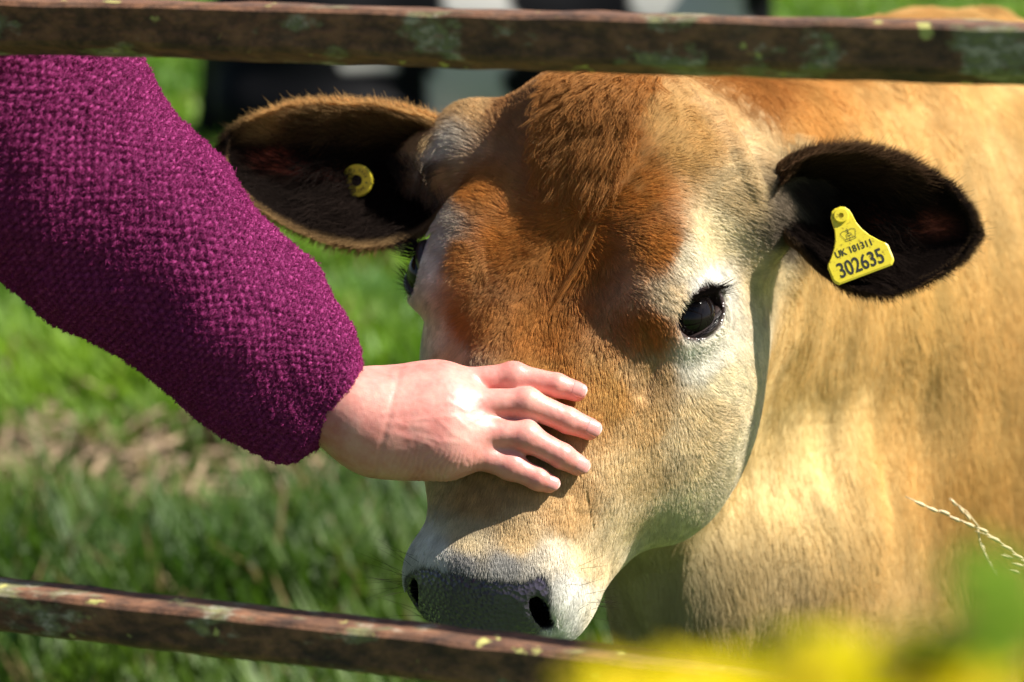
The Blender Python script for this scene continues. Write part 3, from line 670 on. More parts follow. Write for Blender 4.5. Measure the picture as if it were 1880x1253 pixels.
def stroke(name, polys, w, m, parent, z=.0003):                          # printed line work
    v, f = [], []
    for pl in polys:
        p = np.array(pl) / 1000
        for a, b_ in zip(p[:-1], p[1:]):
            d = b_ - a; d = d / (np.linalg.norm(d) + 1e-9); s_ = np.array([-d[1], d[0]]) * w / 2; k = len(v)
            for q in (a + s_ - d * w * .4, a - s_ - d * w * .4, b_ - s_ + d * w * .4, b_ + s_ + d * w * .4): v.append((q[0], q[1], z))
            f.append((k, k + 1, k + 2, k + 3))
    return local_mesh(name, v, f, m, parent)
arc = lambda cx, cy, rx, ry, a0, a1, n_=9: [(cx + rx * math.cos(math.radians(a0 + (a1 - a0) * i / n_)), cy + ry * math.sin(math.radians(a0 + (a1 - a0) * i / n_))) for i in range(n_ + 1)]
stroke('crown_emblem', [[(-4.6, 33), (4.6, 33)], [(-4.6, 34.6), (4.6, 34.6)], [(-4.6, 33), (-4.6, 34.6)], [(4.6, 33), (4.6, 34.6)], [(-4.6, 34.6), (-6.6, 39.5)] + arc(-3.3, 39.5, 3.3, 2.6, 180, 0), [(4.6, 34.6), (6.6, 39.5)] + arc(3.3, 39.5, 3.3, 2.6, 0, 180), [(0, 34.6), (0, 43.5)], [(-1.3, 42.2), (1.3, 42.2)], arc(0, 38, 2.2, 1.2, 0, 360), [(-3, 34.8), (-2, 37.5)], [(3, 34.8), (2, 37.5)]], .00038, m_ink, ft)
# round button tag in the other ear
bt = bpy.data.objects.new('ear_tag', None); COL.objects.link(bt)
place(bt, V(655, 332, -.188), np.array([1, .1, .25]), np.array([0, 1, 0])); bt.scale = (1, 1, 1)
tag(bt, 'round yellow button tag half hidden inside the dark ear beside the sleeve', 'ear tag')
disc('tag_disc', .0145, -.003, .001, m_tag, bt, 0, 0, .0052)
disc('tag_stud', .0050, -.012, -.0005, simple('stud_hole', (.02, .017, .01), .6), bt)
stroke('lettering', [[(10.5 * math.cos(a) - .6 * math.sin(a) * k, 10.5 * math.sin(a) + .6 * math.cos(a) * k), (8.3 * math.cos(a) + .5 * math.sin(a) * k, 8.3 * math.sin(a) - .5 * math.cos(a) * k)] for i in range(22) for a in [math.radians(i * 16.3)] for k in (1, -1) if (i * 7) % 5], .0004, m_ink, bt, .0012)

# ================================================================ the person: hand, arm and woollen jumper
FN = {'index': [(802, 708, .006), (942, 692, .002), (1022, 708, .005), (1058, 719, .004)],
      'middle': [(812, 742, .026), (966, 740, .021), (1042, 772, .018), (1082, 788, .014)],
      'ring': [(812, 784, .032), (966, 803, .029), (1032, 838, .027), (1060, 854, .022)],
      'little': [(826, 822, .033), (938, 856, .030), (988, 880, .031), (1007, 888, .029)]}
FRAD = {'index': (.0126, .0110, .0098, .0084), 'middle': (.0130, .0116, .0105, .0091), 'ring': (.0128, .0113, .0102, .0088), 'little': (.0118, .0102, .0092, .0079)}
WR = V(655, 766, .020)
KN = {k: V(*p[0]) for k, p in FN.items()}
FA = Field(np.arange(-.26, .085, .0011), np.arange(-.130, .005, .0011), np.arange(-.10, .075, .0011), margin=.03)
FA.put(cone(V(550, 700, .020), WR, .029, .0250), .01); FA.put(cone(V(600, 765, .026), V(700, 808, .028), .018, .019), .02)
for k, p in FN.items():
    q = [V(*z) for z in p]; r = FRAD[k]
    base = WR + (KN[k] - WR) * .10
    FA.put(cone(base, q[0], .021, r[0] * 1.10), .030); FA.put(cone(q[0] - (q[1] - q[0]) * .2, q[0] + (q[1] - q[0]) * .20, r[0] * 1.02, r[0] * .96), .016)                    # metacarpal
    FA.put(cone(q[0], q[1], r[0] * .95, r[1]), .007)
    FA.put(cone(q[1], q[2], r[1], r[2]), .003)
    FA.put(cone(q[2], q[3], r[2], r[3]), .003)
    FA.put(ell(q[1] + np.array([0, 0, .0015]), (r[1] * 1.10, r[1] * 1.03, r[1] * .95)), .006)  # middle joint
    FA.put(ell(q[0] + np.array([0, 0, .0015]), (.0130, .0120, .0090)), .016)                     # knuckle
fs = list(FN)
for a_, b_ in zip(fs[:-1], fs[1:]):                                    # webs
    for u in (.05, .2, .36):
        pa, pb = [V(*FN[k][0]) + (V(*FN[k][1]) - V(*FN[k][0])) * u for k in (a_, b_)]; FA.put(cone(pa - np.array([0, 0, .001]), pb - np.array([0, 0, .001]), .0098 - .006 * u, .0098 - .006 * u), .008)
FA.put(ell(V(758, 778, .020), (.052, .040, .018), np.stack([unit([1, -.15, .15]), unit(np.cross(unit([-.1, .40, 1.]), unit([1, -.15, .15]))), unit([-.1, .40, 1.])])), .02)
FA.put(cone(V(690, 815, .024), V(815, 834, .030), .021, .015), .022)     # heel of the hand, little-finger side
FA.put(cone(V(700, 745, .000), V(800, 735, .004), .022, .018), .025)
FA.put(cone(V(715, 725, -.034), V(770, 722, -.062), .020, .0160), .02)      # thumb, held under the palm against the nose
FA.put(cone(V(770, 722, -.062), V(790, 738, -.080), .0140, .011), .008)
vH, qH = nets(FA); vH = relax(vH, qH, 2); nH = vnormals(vH, qH)
xH, yH = pix(vH)
disp = np.zeros(len(vH))
# tendons and veins on the back, creases over the joints, wrinkles on the heel
for k, p in FN.items():
    a_, b_ = WR + (KN[k] - WR) * .25, KN[k]; d = b_ - a_; L_ = np.linalg.norm(d); d /= L_; rel = vH - a_; tt = rel @ d; rr = np.linalg.norm(rel - tt[:, None] * d - np.array([0, 0, .0])[None], axis=1)
    lat = (rel - tt[:, None] * d)[:, 1]
    disp += .0004 * np.exp(-(lat / .0034) ** 2) * smooth01(tt, 0, .02) * (1 - smooth01(tt, L_ * .8, L_)) * (nH[:, 2] > .3)
    for j, amp, sp in ((1, .00050, .0058), (2, .00036, .0034)):
        c = V(*p[j]); ax = unit(V(*p[j + 1]) - V(*p[j - 1])); tt = (vH - c) @ ax; dist = np.linalg.norm(vH - c, axis=1)
        near = np.exp(-(tt / sp) ** 2) * (dist < .017) * smooth01(nH[:, 2], .1, .5)
        disp -= amp * near * (.5 + .5 * np.cos(tt / (sp * .30) * 2 * np.pi * .5 + 2 * vnoise(vH, .004, 3)))
    c = KN[k]; dist = np.linalg.norm(vH - c, axis=1)
    disp += .0003 * np.exp(-(dist / .012) ** 2) * vnoise(vH, .0035, 40 + len(k))
veins = [[(735, 740), (780, 745), (820, 738), (855, 752)], [(745, 775), (790, 768), (835, 765), (862, 790)], [(800, 768), (830, 795), (862, 815)], [(760, 800), (810, 812), (850, 812)], [(720, 720), (770, 705), (815, 700)]]
for vn in veins:
    for (x0, y0), (x1, y1) in zip(vn[:-1], vn[1:]):
        dx, dy = x1 - x0, y1 - y0; t_ = np.clip(((xH - x0) * dx + (yH - y0) * dy) / (dx * dx + dy * dy), 0, 1)
        dd = np.hypot(xH - x0 - t_ * dx, yH - y0 - t_ * dy); disp = np.maximum(disp, .00032 * np.exp(-(dd / 5.5) ** 2) * (nH[:, 2] > .2))
heel = np.exp(-(((xH - 790) / 75) ** 2)) * smooth01(yH, 815, 850) * (nH[:, 2] > -.4)
disp -= .00045 * heel * np.maximum(0, np.sin((xH * 1.0 + .35 * yH) * .55 + 5.0 * vnoise(vH, .009, 6))) 
disp -= .0007 * np.exp(-((xH - 712 + .25 * (yH - 770)) / 7) ** 2) * (nH[:, 2] > 0) * .8
disp += .00012 * vnoise(vH, .0032, 12) * (nH[:, 2] > 0)
vH = vH + nH * disp[:, None]
m_skin, n, l, b = mat('skin')
tc = node(n, 'TexCoord'); n1 = node(n, 'TexNoise', Scale=38.0, Detail=5.0, Roughness=.65); n2 = node(n, 'TexVoronoi', Scale=900.0); n3 = node(n, 'TexNoise', Scale=160.0, Detail=4.0)
for z in (n1, n2, n3): l.new(tc.outputs['Object'], z.inputs['Vector'])
rp = ramp(n, [(.32, (.58, .20, .165)), (.48, (.64, .27, .225)), (.66, (.69, .345, .28))]); l.new(n1.outputs[0], rp.inputs[0])
at_ = node(n, 'Attribute', attribute_name='red'); mx = node(n, 'Mix', data_type='RGBA'); mx.blend_type = 'MIX'; l.new(at_.outputs['Fac'], mx.inputs[0]); l.new(rp.outputs[0], mx.inputs[6]); mx.inputs[7].default_value = (.68, .195, .18, 1)
l.new(mx.outputs[2], b.inputs['Base Color']); b.inputs['Roughness'].default_value = .42; b.inputs['Subsurface Weight'].default_value = .35; b.inputs['Subsurface Radius'].default_value = (.009, .0035, .0018); b.inputs['Subsurface Scale'].default_value = .6
b1 = node(n, 'Bump', Distance=.0003, Strength=.22); l.new(n2.outputs['Distance'], b1.inputs['Height']); b2 = node(n, 'Bump', Distance=.0006, Strength=.25); l.new(n3.outputs[0], b2.inputs['Height']); l.new(b1.outputs[0], b2.inputs['Normal']); l.new(b2.outputs[0], b.inputs['Normal'])
person = mesh_obj('person', vH, qH, m_skin)
rd = np.zeros(len(vH))
for k, p in FN.items():
    for j in (1, 2, 3): rd = np.maximum(rd, (.42 if j < 3 else .7) * np.exp(-(np.linalg.norm(vH - V(*p[j]), axis=1) / .011) ** 2))
    rd = np.maximum(rd, .35 * np.exp(-(np.linalg.norm(vH - V(*p[0]), axis=1) / .016) ** 2))
vfloat(person, 'red', np.clip(rd * (1 + .4 * vnoise(vH, .006, 2)), 0, 1))
tag(person, 'person in a magenta woollen jumper stroking the cow with one hand', 'person')
m_nail, n, l, b = mat('fingernail'); b.inputs['Base Color'].default_value = (.70, .30, .27, 1); b.inputs['Roughness'].default_value = .25; b.inputs['Subsurface Weight'].default_value = .25; b.inputs['Subsurface Radius'].default_value = (.004, .002, .001)
m_nailtip = simple('nail_tip', (.74, .50, .44), .3)
for k, p in FN.items():
    t3, t2 = V(*p[3]), V(*p[2]); ax = unit(t3 - t2); up = np.array([.12, .30, 1.]); up = unit(up - ax * (up @ ax)); sd = np.cross(ax, up); r = FRAD[k][3]
    v, f = [], []; NA, NB = 12, 11
    for i in range(NA):
        u = i / (NA - 1); al = -.0055 + u * (.0105 + r * .35)
        wdt = r * (.74 + .14 * math.sin(u * math.pi)) * (1 - .75 * max(0, (u - .80) / .20) ** 2) * (1 - .55 * max(0, (.18 - u) / .18) ** 2)
        for j in range(NB):
            s_ = (j / (NB - 1) - .5) * 2; ang = s_ * wdt / r
            rad = r * (1.035 + .02 * math.sin(u * 3.1)) - .0007 * (abs(s_) > .95) - .0008 * (u < .05)
            v.append(t3 + ax * al + (up * math.cos(ang) + sd * math.sin(ang)) * rad - up * max(0, u - .75) * .0045)
    f = [(i * NB + j, i * NB + j + 1, (i + 1) * NB + j + 1, (i + 1) * NB + j) for i in range(NA - 1) for j in range(NB - 1)]
    o = mesh_obj('fingernail', v, f, m_nail, person); o.data.materials.append(m_nailtip)
    so = o.modifiers.new('t', 'SOLIDIFY'); so.thickness = .0006; so.offset = -1
    for fi, pf in enumerate(o.data.polygons):
        if fi // (NB - 1) >= NA - 2: pf.material_index = 1

# jumper: sleeve swept along the arm, knitted surface in relief, then fuzz
SL = [(612, 744, 0.014, 47), (600, 738, 0.016, 58), (568, 722, 0.018, 60), (512, 668, 0.026, 64), (425, 588, 0.04, 72), (318, 500, 0.056, 81), (215, 408, 0.066, 87), (115, 308, 0.078, 92), (35, 215, 0.088, 95), (-50, 105, 0.104, 97), (-130, -40, 0.125, 97), (-200, -240, 0.2, 95), (-330, -420, 0.36, 95), (-540, -500, 0.52, 98), (-840, -420, 0.64, 100)]
cp = np.array([V(*z[:3]) for z in SL]); rad = np.array([z[3] for z in SL]) / 1000
d_ = np.r_[0, np.cumsum(np.linalg.norm(np.diff(cp, axis=0), axis=1))]
NL, NC = 760, 430
tt = np.linspace(0, d_[-1], NL)
def spl(y):
    z = np.interp(tt, d_, y); k = np.hanning(25); k /= k.sum(); zz = np.convolve(np.pad(z, 12, 'reflect', reflect_type='odd'), k, 'valid'); return zz
C_ = np.stack([spl(cp[:, k]) for k in range(3)], 1); R_ = np.maximum(spl(rad), .02)
T_ = unit(np.gradient(C_, axis=0)); X_ = unit(np.cross(T_, np.tile([0, 0, 1.], (NL, 1)))); Y_ = np.cross(T_, X_)
ph = np.linspace(0, 2 * np.pi, NC, endpoint=False)
dirs = X_[:, None] * np.cos(ph)[None, :, None] + Y_[:, None] * np.sin(ph)[None, :, None] * .82
P3 = C_[:, None] + dirs * R_[:, None, None]
flat = P3.reshape(-1, 3)
fold = .011 * vnoise(flat * np.array([1, 1, .6]), .075, 61) + .0035 * vnoise(flat, .03, 62)
RW, SW = .0046, .0066
rowi = tt / RW; arcl = ph * .066
rr_, cc_ = np.meshgrid(rowi, arcl / SW, indexing='ij')
wob = .35 * vnoise(flat, .012, 63).reshape(NL, NC); rr_ = rr_ + wob * .6; cc_ = cc_ + wob + .5 * (np.floor(rr_) % 2)
fr_, fc_ = rr_ - np.floor(rr_) - .5, cc_ - np.floor(cc_) - .5
st = np.clip(1 - ((fr_ / .50) ** 2 + (fc_ / .54) ** 2), 0, 1) ** .6
hsh = (np.sin(np.floor(rr_) * 12.99 + np.floor(cc_) * 78.23) * 43758.5) % 1
knit = (.0030 * st * (.65 + .7 * hsh)).ravel() + .0007 * vnoise(flat, .0022, 64)
flat = flat + dirs.reshape(-1, 3) * (fold + knit)[:, None]
roll = []                                                              # the cuff turns in
g = np.arange(NL * NC).reshape(NL, NC)
qS = np.stack([g[:-1], g[1:], np.roll(g[1:], -1, 1), np.roll(g[:-1], -1, 1)], -1).reshape(-1, 4)
inn_c = C_[0] ; inn = []
for k, (sc_, dp) in enumerate(((.93, -.004), (.80, -.002), (.66, .012), (.62, .05))):
    ring = C_[0] + (flat[:NC] - C_[0]) * sc_ + T_[0] * dp; inn.append(ring)
base_i = len(flat); flat = np.concatenate([flat] + inn)
prev = g[0]
qx = []
for k in range(4):
    cur = base_i + k * NC + np.arange(NC); qx.append(np.stack([prev, np.roll(prev, -1), np.roll(cur, -1), cur], -1)); prev = cur
qS = np.concatenate([qS] + qx)
nS = vnormals(flat, qS)
if (nS[:NL * NC] * dirs.reshape(-1, 3)).sum() < 0: qS = qS[:, ::-1]; nS = -nS
m_wool, n, l, b = mat('magenta_wool')
tc = node(n, 'TexCoord'); n1 = node(n, 'TexNoise', Scale=420.0, Detail=3.0); l.new(tc.outputs['Object'], n1.inputs['Vector'])
at_ = node(n, 'Attribute', attribute_name='yarn'); ad = node(n, 'Math', operation='MULTIPLY_ADD'); l.new(n1.outputs[0], ad.inputs[0]); ad.inputs[1].default_value = .5; l.new(at_.outputs['Fac'], ad.inputs[2])
rp = ramp(n, [(.15, (.020, .003, .012)), (.55, (.14, .015, .075)), (1.0, (.30, .040, .16))]); l.new(ad.outputs[0], rp.inputs[0]); l.new(rp.outputs[0], b.inputs['Base Color']); b.inputs['Roughness'].default_value = .9; b.inputs['Sheen Weight'].default_value = .12; b.inputs['Sheen Tint'].default_value = (.8, .25, .5, 1); b.inputs['Specular IOR Level'].default_value = .15
jumper = mesh_obj('jumper', flat, qS, m_wool, person)
yarn = np.r_[(st * .55 + .25 * hsh).ravel(), np.full(4 * NC, .3)]; vfloat(jumper, 'yarn', yarn)
m_fuzz = fur_mat('wool_fuzz', .005, .05)
fx_, fy_ = pix(flat); vis = ((nS[:, 2] > -.35) & (fx_ > -120) & (fy_ > -120)).astype(float); t_, bb = scatter(flat, qS, 1.5e6 * FURK, vis * (.15 + yarn))
rt, nr = bary(flat, t_, bb), unit(bary(nS, t_, bb)); M = len(rt)
cw = np.array([.25, .030, .13]) * RNG.uniform(.55, 1.35, M)[:, None]
fz = fur('wool_fuzz', rt, nr, RNG.normal(0, 1, (M, 3)), RNG.uniform(.0022, .0052, M), cw, .00040 * FURK ** -.5, m_fuzz, jumper, lift=RNG.uniform(.25, 1.3, M), bend=.6, jitter=.5, clump=.5, clump_r=.0032)

# the rest of the person stands beside the camera, outside the picture
def body_part(name, prims, m, parent, step=.02, lo=(-1.25, .95, -.02), hi=(-.35, 1.75, 1.95)):
    FP = Field(*[np.arange(a, b_, step) for a, b_ in zip(lo, hi)], margin=.06)
    for p, k in prims: FP.put(p, k)
    v, q = nets(FP); return mesh_obj(name, relax(v, q, 2), q, m, parent, world_in=True)
tor = body_part('jumper_torso', [(ell((-.74, 1.33, 1.22), (.21, .145, .30)), .02), (cone((-.92, 1.34, 1.44), (-.56, 1.38, 1.45), .085, .09), .08), (cone((-.93, 1.33, 1.42), (-.99, 1.36, 1.12), .075, .065), .05), (cone((-.99, 1.36, 1.12), (-.97, 1.46, .90), .065, .055), .05)], m_wool, person)
vfloat(tor, 'yarn', .45 + .25 * vnoise(np.array([v.co for v in tor.data.vertices]), .012, 3))
body_part('trousers', [(ell((-.74, 1.31, .92), (.19, .14, .14)), .02), (cone((-.84, 1.31, .85), (-.86, 1.33, .12), .10, .065), .05), (cone((-.64, 1.31, .85), (-.62, 1.33, .12), .10, .065), .05)], simple('denim', (.035, .05, .09), .85), person)
for x in (-.86, -.62): body_part('boot', [(cone((x, 1.32, .13), (x, 1.32, .05), .06, .05), .03), (cone((x, 1.33, .045), (x, 1.47, .04), .05, .042), .03)], simple('boot_leather', (.03, .02, .014), .5), person)
hd = body_part('head', [(ell((-.72, 1.41, 1.69), (.076, .093, .112)), .02), (cone((-.73, 1.36, 1.48), (-.72, 1.39, 1.62), .058, .055), .03), (cone((-.72, 1.49, 1.70), (-.72, 1.515, 1.665), .012, .016), .015), (ell((-.72, 1.475, 1.60), (.035, .03, .025)), .03), (ell((-.645, 1.405, 1.68), (.012, .025, .032)), .01), (ell((-.795, 1.405, 1.68), (.012, .025, .032)), .01)], m_skin, person, .01, (-.86, 1.25, 1.40), (-.58, 1.6, 1.85))
body_part('hair', [(ell((-.72, 1.385, 1.715), (.090, .098, .108)), .02), (ell((-.72, 1.33, 1.60), (.085, .06, .12)), .04)], simple('brown_hair', (.06, .035, .02), .6), person, .01, (-.86, 1.2, 1.40), (-.58, 1.6, 1.88))

# ================================================================ pasture
def ground_y(py): a = PITCH + math.atan((py - 626.5) * S_PX / DIST); return CAM_H / math.tan(a)      # metres out to the ground seen at a picture row
def patch(x, y):                                                       # bare trodden soil
    d = np.hypot((x + .95) / .72, (y - 4.9) / .40) + .45 * vnoise(np.stack([x, y, 0 * x], 1), .22, 74)
    return np.clip(1.15 - d, 0, .8)
m_gr, n, l, b = mat('meadow_soil')
tc = node(n, 'TexCoord'); n1 = node(n, 'TexNoise', Scale=2.2, Detail=6.0, Roughness=.65); n2 = node(n, 'TexNoise', Scale=26.0, Detail=5.0)
for z in (n1, n2): l.new(tc.outputs['Object'], z.inputs['Vector'])
rp = ramp(n, [(.35, (.030, .060, .010)), (.55, (.065, .13, .016)), (.75, (.13, .20, .025))]); l.new(n1.outputs[0], rp.inputs[0])
rs = ramp(n, [(.36, (.018, .012, .008)), (.5, (.06, .037, .023)), (.66, (.15, .10, .057))]); l.new(n2.outputs[0], rs.inputs[0])
at_ = node(n, 'Attribute', attribute_name='soil'); mx = node(n, 'Mix', data_type='RGBA'); l.new(at_.outputs['Fac'], mx.inputs[0]); l.new(rp.outputs[0], mx.inputs[6]); l.new(rs.outputs[0], mx.inputs[7]); l.new(mx.outputs[2], b.inputs['Base Color']); b.inputs['Roughness'].default_value = .95
gx = np.concatenate([np.linspace(-320, -5, 10), np.linspace(-4.5, 5, 240), np.linspace(6, 320, 10)]); gy = np.concatenate([np.linspace(-320, -1, 8), np.linspace(0, 2.6, 12), np.linspace(2.7, 14, 230), np.linspace(15, 320, 14)])
GX, GY = np.meshgrid(gx, gy, indexing='ij'); pg = np.stack([GX.ravel(), GY.ravel(), np.zeros(GX.size)], 1)
near = ((np.abs(pg[:, 0]) < 4.6) & (pg[:, 1] > -.5) & (pg[:, 1] < 14.2))
so_ = patch(pg[:, 0], pg[:, 1]) * near
pg[:, 2] = near * (.035 * vnoise(pg, .45, 71) + so_ * (.035 * vnoise(pg, .13, 72) + .03 * vnoise(pg, .07, 73)))
ns_, ms_ = len(gx), len(gy); g = np.arange(ns_ * ms_).reshape(ns_, ms_)
gq = np.stack([g[:-1, :-1], g[1:, :-1], g[1:, 1:], g[:-1, 1:]], -1).reshape(-1, 4)
ground = mesh_obj('ground', pg, gq, m_gr, world_in=True); ground['kind'] = 'structure'; vfloat(ground, 'soil', np.clip(so_ * 1.6, 0, 1))
m_grass, n, l, b = mat('grass_blades')
at_ = node(n, 'Attribute', attribute_name='col'); l.new(at_.outputs['Color'], b.inputs['Base Color']); b.inputs['Roughness'].default_value = .55
tr = n.new('ShaderNodeBsdfTranslucent'); l.new(at_.outputs['Color'], tr.inputs[0]); mxs = n.new('ShaderNodeMixShader'); mxs.inputs[0].default_value = .45; l.new(b.outputs[0], mxs.inputs[1]); l.new(tr.outputs[0], mxs.inputs[2]); l.new(mxs.outputs[0], n['Material Output'].inputs[0])
NB_ = 250000
yy = 2.9 * (30 / 2.9) ** RNG.random(NB_) ** 1.15; hw = yy * .40 + .9; xx = RNG.uniform(-1, 1, NB_) * hw
pz = np.stack([xx, yy, np.zeros(NB_)], 1)
tuft = vnoise(pz, .22, 81) * .6 + vnoise(pz, .65, 82) * .5 + vnoise(pz, .09, 83) * .3
sl = patch(xx, yy); keep = (RNG.random(NB_) > sl * .95) & (tuft + RNG.normal(0, .3, NB_) > -.75); pz, tuft, sl = pz[keep], tuft[keep], sl[keep]; M = len(pz); xx, yy = pz[:, 0], pz[:, 1]
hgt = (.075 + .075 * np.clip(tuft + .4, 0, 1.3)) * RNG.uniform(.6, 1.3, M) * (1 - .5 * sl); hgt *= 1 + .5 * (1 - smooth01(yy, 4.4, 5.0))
ang = RNG.uniform(0, 2 * np.pi, M); lean = RNG.uniform(.15, .9, M) * hgt; wv = (.0035 + .0011 * yy) * RNG.uniform(.7, 1.3, M)
sd = np.stack([np.cos(ang), np.sin(ang), 0 * ang], 1) * wv[:, None]; ld = np.stack([-np.sin(ang), np.cos(ang), 0 * ang], 1) * lean[:, None]; up = np.array([0, 0, 1.])
bv = np.stack([pz - sd, pz + sd, pz + ld * .35 + up * (hgt * .6)[:, None] + sd * .8, pz + ld * .35 + up * (hgt * .6)[:, None] - sd * .8, pz + ld + up * hgt[:, None]], 1).reshape(-1, 3)
k5 = np.arange(M) * 5; quads = np.stack([k5, k5 + 1, k5 + 2, k5 + 3], 1).tolist(); tris = np.stack([k5 + 3, k5 + 2, k5 + 4], 1).tolist()
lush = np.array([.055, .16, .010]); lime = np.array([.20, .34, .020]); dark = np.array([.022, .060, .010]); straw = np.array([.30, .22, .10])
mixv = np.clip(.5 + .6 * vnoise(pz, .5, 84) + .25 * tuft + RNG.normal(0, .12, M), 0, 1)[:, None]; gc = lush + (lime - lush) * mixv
far = smooth01(yy, 4.6, 5.6)[:, None]; gc = gc * (.42 + .58 * far) + dark * .3 * (1 - far)  # near grass painted darker, standing in for a shadow on the ground
dry = (RNG.random(M) < .035 + .35 * sl)[:, None]; gc = np.where(dry, straw * RNG.uniform(.6, 1.2, M)[:, None], gc)
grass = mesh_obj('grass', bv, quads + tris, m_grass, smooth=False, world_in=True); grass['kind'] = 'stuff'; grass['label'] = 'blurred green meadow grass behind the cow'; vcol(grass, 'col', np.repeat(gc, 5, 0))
# loose straw and clods on the trodden patch: nobody could count them
K = 500; sx = -.95 + RNG.normal(0, .42, K); sy = 4.95 + RNG.normal(0, .28, K); a = RNG.uniform(0, np.pi, K); ln = RNG.uniform(.03, .11, K); sv, sf = [], []
for i in range(K):
    c = np.array([sx[i], sy[i], .03 + RNG.uniform(0, .04)]); d = np.array([math.cos(a[i]), math.sin(a[i]), RNG.normal(0, .25)]) * ln[i]; w_ = np.array([-math.sin(a[i]), math.cos(a[i]), .6]) * .005; k = len(sv)
    sv += [c - d - w_, c - d + w_, c + d + w_, c + d - w_]; sf.append((k, k + 1, k + 2, k + 3))
m_straw, n, l, b = mat('straw'); tc = node(n, 'TexCoord'); n1 = node(n, 'TexNoise', Scale=14.0); l.new(tc.outputs['Object'], n1.inputs['Vector']); rp = ramp(n, [(.3, (.08, .05, .03)), (.7, (.30, .21, .12))]); l.new(n1.outputs[0], rp.inputs[0]); l.new(rp.outputs[0], b.inputs['Base Color']); b.inputs['Roughness'].default_value = .8
st_ = mesh_obj('loose_straw', sv, sf, m_straw, smooth=False, world_in=True); st_['kind'] = 'stuff'

# ================================================================ rusty gate
m_rust, n, l, b = mat('rusty_steel')
tc = node(n, 'TexCoord'); mp = node(n, 'Mapping'); mp.inputs['Scale'].default_value = (.55, 1, 1); l.new(tc.outputs['Object'], mp.inputs[0])
n1 = node(n, 'TexNoise', Scale=34.0, Detail=8.0, Roughness=.68); n2 = node(n, 'TexNoise', Scale=110.0, Detail=5.0, Roughness=.7); n3 = node(n, 'TexNoise', Scale=21.0, Detail=5.0, Roughness=.62); n4 = node(n, 'TexNoise', Scale=48.0, Detail=4.0)
for z in (n1, n2, n3): l.new(mp.outputs[0], z.inputs['Vector'])
mp2 = node(n, 'Mapping'); mp2.inputs['Location'].default_value = (3.1, 7.7, 1.3); l.new(tc.outputs['Object'], mp2.inputs[0]); l.new(mp2.outputs[0], n4.inputs['Vector'])
base = ramp(n, [(.30, (.035, .018, .012)), (.45, (.11, .052, .029)), (.58, (.165, .080, .042)), (.72, (.10, .062, .044))]); l.new(n1.outputs[0], base.inputs[0])
spk = ramp(n, [(.40, (.5, .5, .5)), (.60, (1.35, 1.25, 1.15))]); l.new(n2.outputs[0], spk.inputs[0])
mu = node(n, 'Mix', data_type='RGBA'); mu.blend_type = 'MULTIPLY'; mu.inputs[0].default_value = 1; l.new(base.outputs[0], mu.inputs[6]); l.new(spk.outputs[0], mu.inputs[7])
lm = ramp(n, [(.565, (0, 0, 0)), (.62, (1, 1, 1))]); l.new(n3.outputs[0], lm.inputs[0]); lc = ramp(n, [(.38, (.30, .30, .12)), (.50, (.13, .15, .075)), (.62, (.42, .40, .31))]); l.new(n2.outputs[0], lc.inputs[0])
lf = node(n, 'Math', operation='MULTIPLY'); l.new(lm.outputs[0], lf.inputs[0]); lf.inputs[1].default_value = .75
mx = node(n, 'Mix', data_type='RGBA'); l.new(lf.outputs[0], mx.inputs[0]); l.new(mu.outputs[2], mx.inputs[6]); l.new(lc.outputs[0], mx.inputs[7])
y2 = ramp(n, [(.66, (0, 0, 0)), (.70, (1, 1, 1))]); l.new(n4.outputs[0], y2.inputs[0]); mx2 = node(n, 'Mix', data_type='RGBA'); l.new(y2.outputs[0], mx2.inputs[0]); l.new(mx.outputs[2], mx2.inputs[6]); mx2.inputs[7].default_value = (.42, .40, .12, 1)
l.new(mx2.outputs[2], b.inputs['Base Color']); b.inputs['Roughness'].default_value = .8
bp = node(n, 'Bump', Distance=.003, Strength=.8); l.new(n2.outputs[0], bp.inputs['Height']); l.new(bp.outputs[0], b.inputs['Normal'])
def rail(a, b_, h, parent, name='rail', dep=.034):
    a, b_ = np.asarray(a), np.asarray(b_); ax = unit(b_ - a); out = unit(np.cross(ax, [0, 0, 1.])); out = out if out[1] < 0 else -out; upv = unit(np.cross(out, ax)); upv = upv if upv[2] > 0 else -upv
    prof = [(0, h / 2 - .003), (0, -h / 2 + .013), (.0015, -h / 2 + .009), (.020, -h / 2), (dep - .003, -h / 2), (dep, -h / 2 + .003), (dep, h / 2 - .003), (dep - .003, h / 2), (.003, h / 2)]
    NX = 160; v = []
    for i in range(NX):
        c = a + (b_ - a) * i / (NX - 1)
        for d, z in prof: v.append(c - out * d + upv * z)
    v = np.array(v); v += vnoise(v, .03, 91, 3) * .0012 + vnoise(v, .25, 92, 3) * .0015
    n_ = len(prof); f = [(i * n_ + k, i * n_ + (k + 1) % n_, (i + 1) * n_ + (k + 1) % n_, (i + 1) * n_ + k) for i in range(NX - 1) for k in range(n_)] + [tuple(range(n_)), tuple((NX - 1) * n_ + k for k in range(n_))[::-1]]
    me = mesh_obj(name, v, f, m_rust, parent, smooth=False, world_in=True); return me
gate = bpy.data.objects.new('metal_gate', None); COL.objects.link(gate)
tag(gate, 'rusty metal gate with lichen on its rails in front of the cow', 'gate')
def ext(p, q, ta, tb): return p + (q - p) * ta, p + (q - p) * tb
u0, u1 = W(0, 55, .25), W(1880, 104, .42); l0, l1 = W(0, 1133, .25), W(1880, 1350, .42)
gate.location = (l0[0], l0[1], 0)
bpy.context.view_layer.update()
ga, gb = -.75, 1.9
rail(*ext(u0, u1, ga, gb), .040, gate); rail(*ext(l0, l1, ga, gb), .038, gate)
dn = (l0 - u0); dn2 = (l1 - u1)
rail(*ext(l0 + dn * .9, l1 + dn2 * .9, ga, gb), .044, gate)
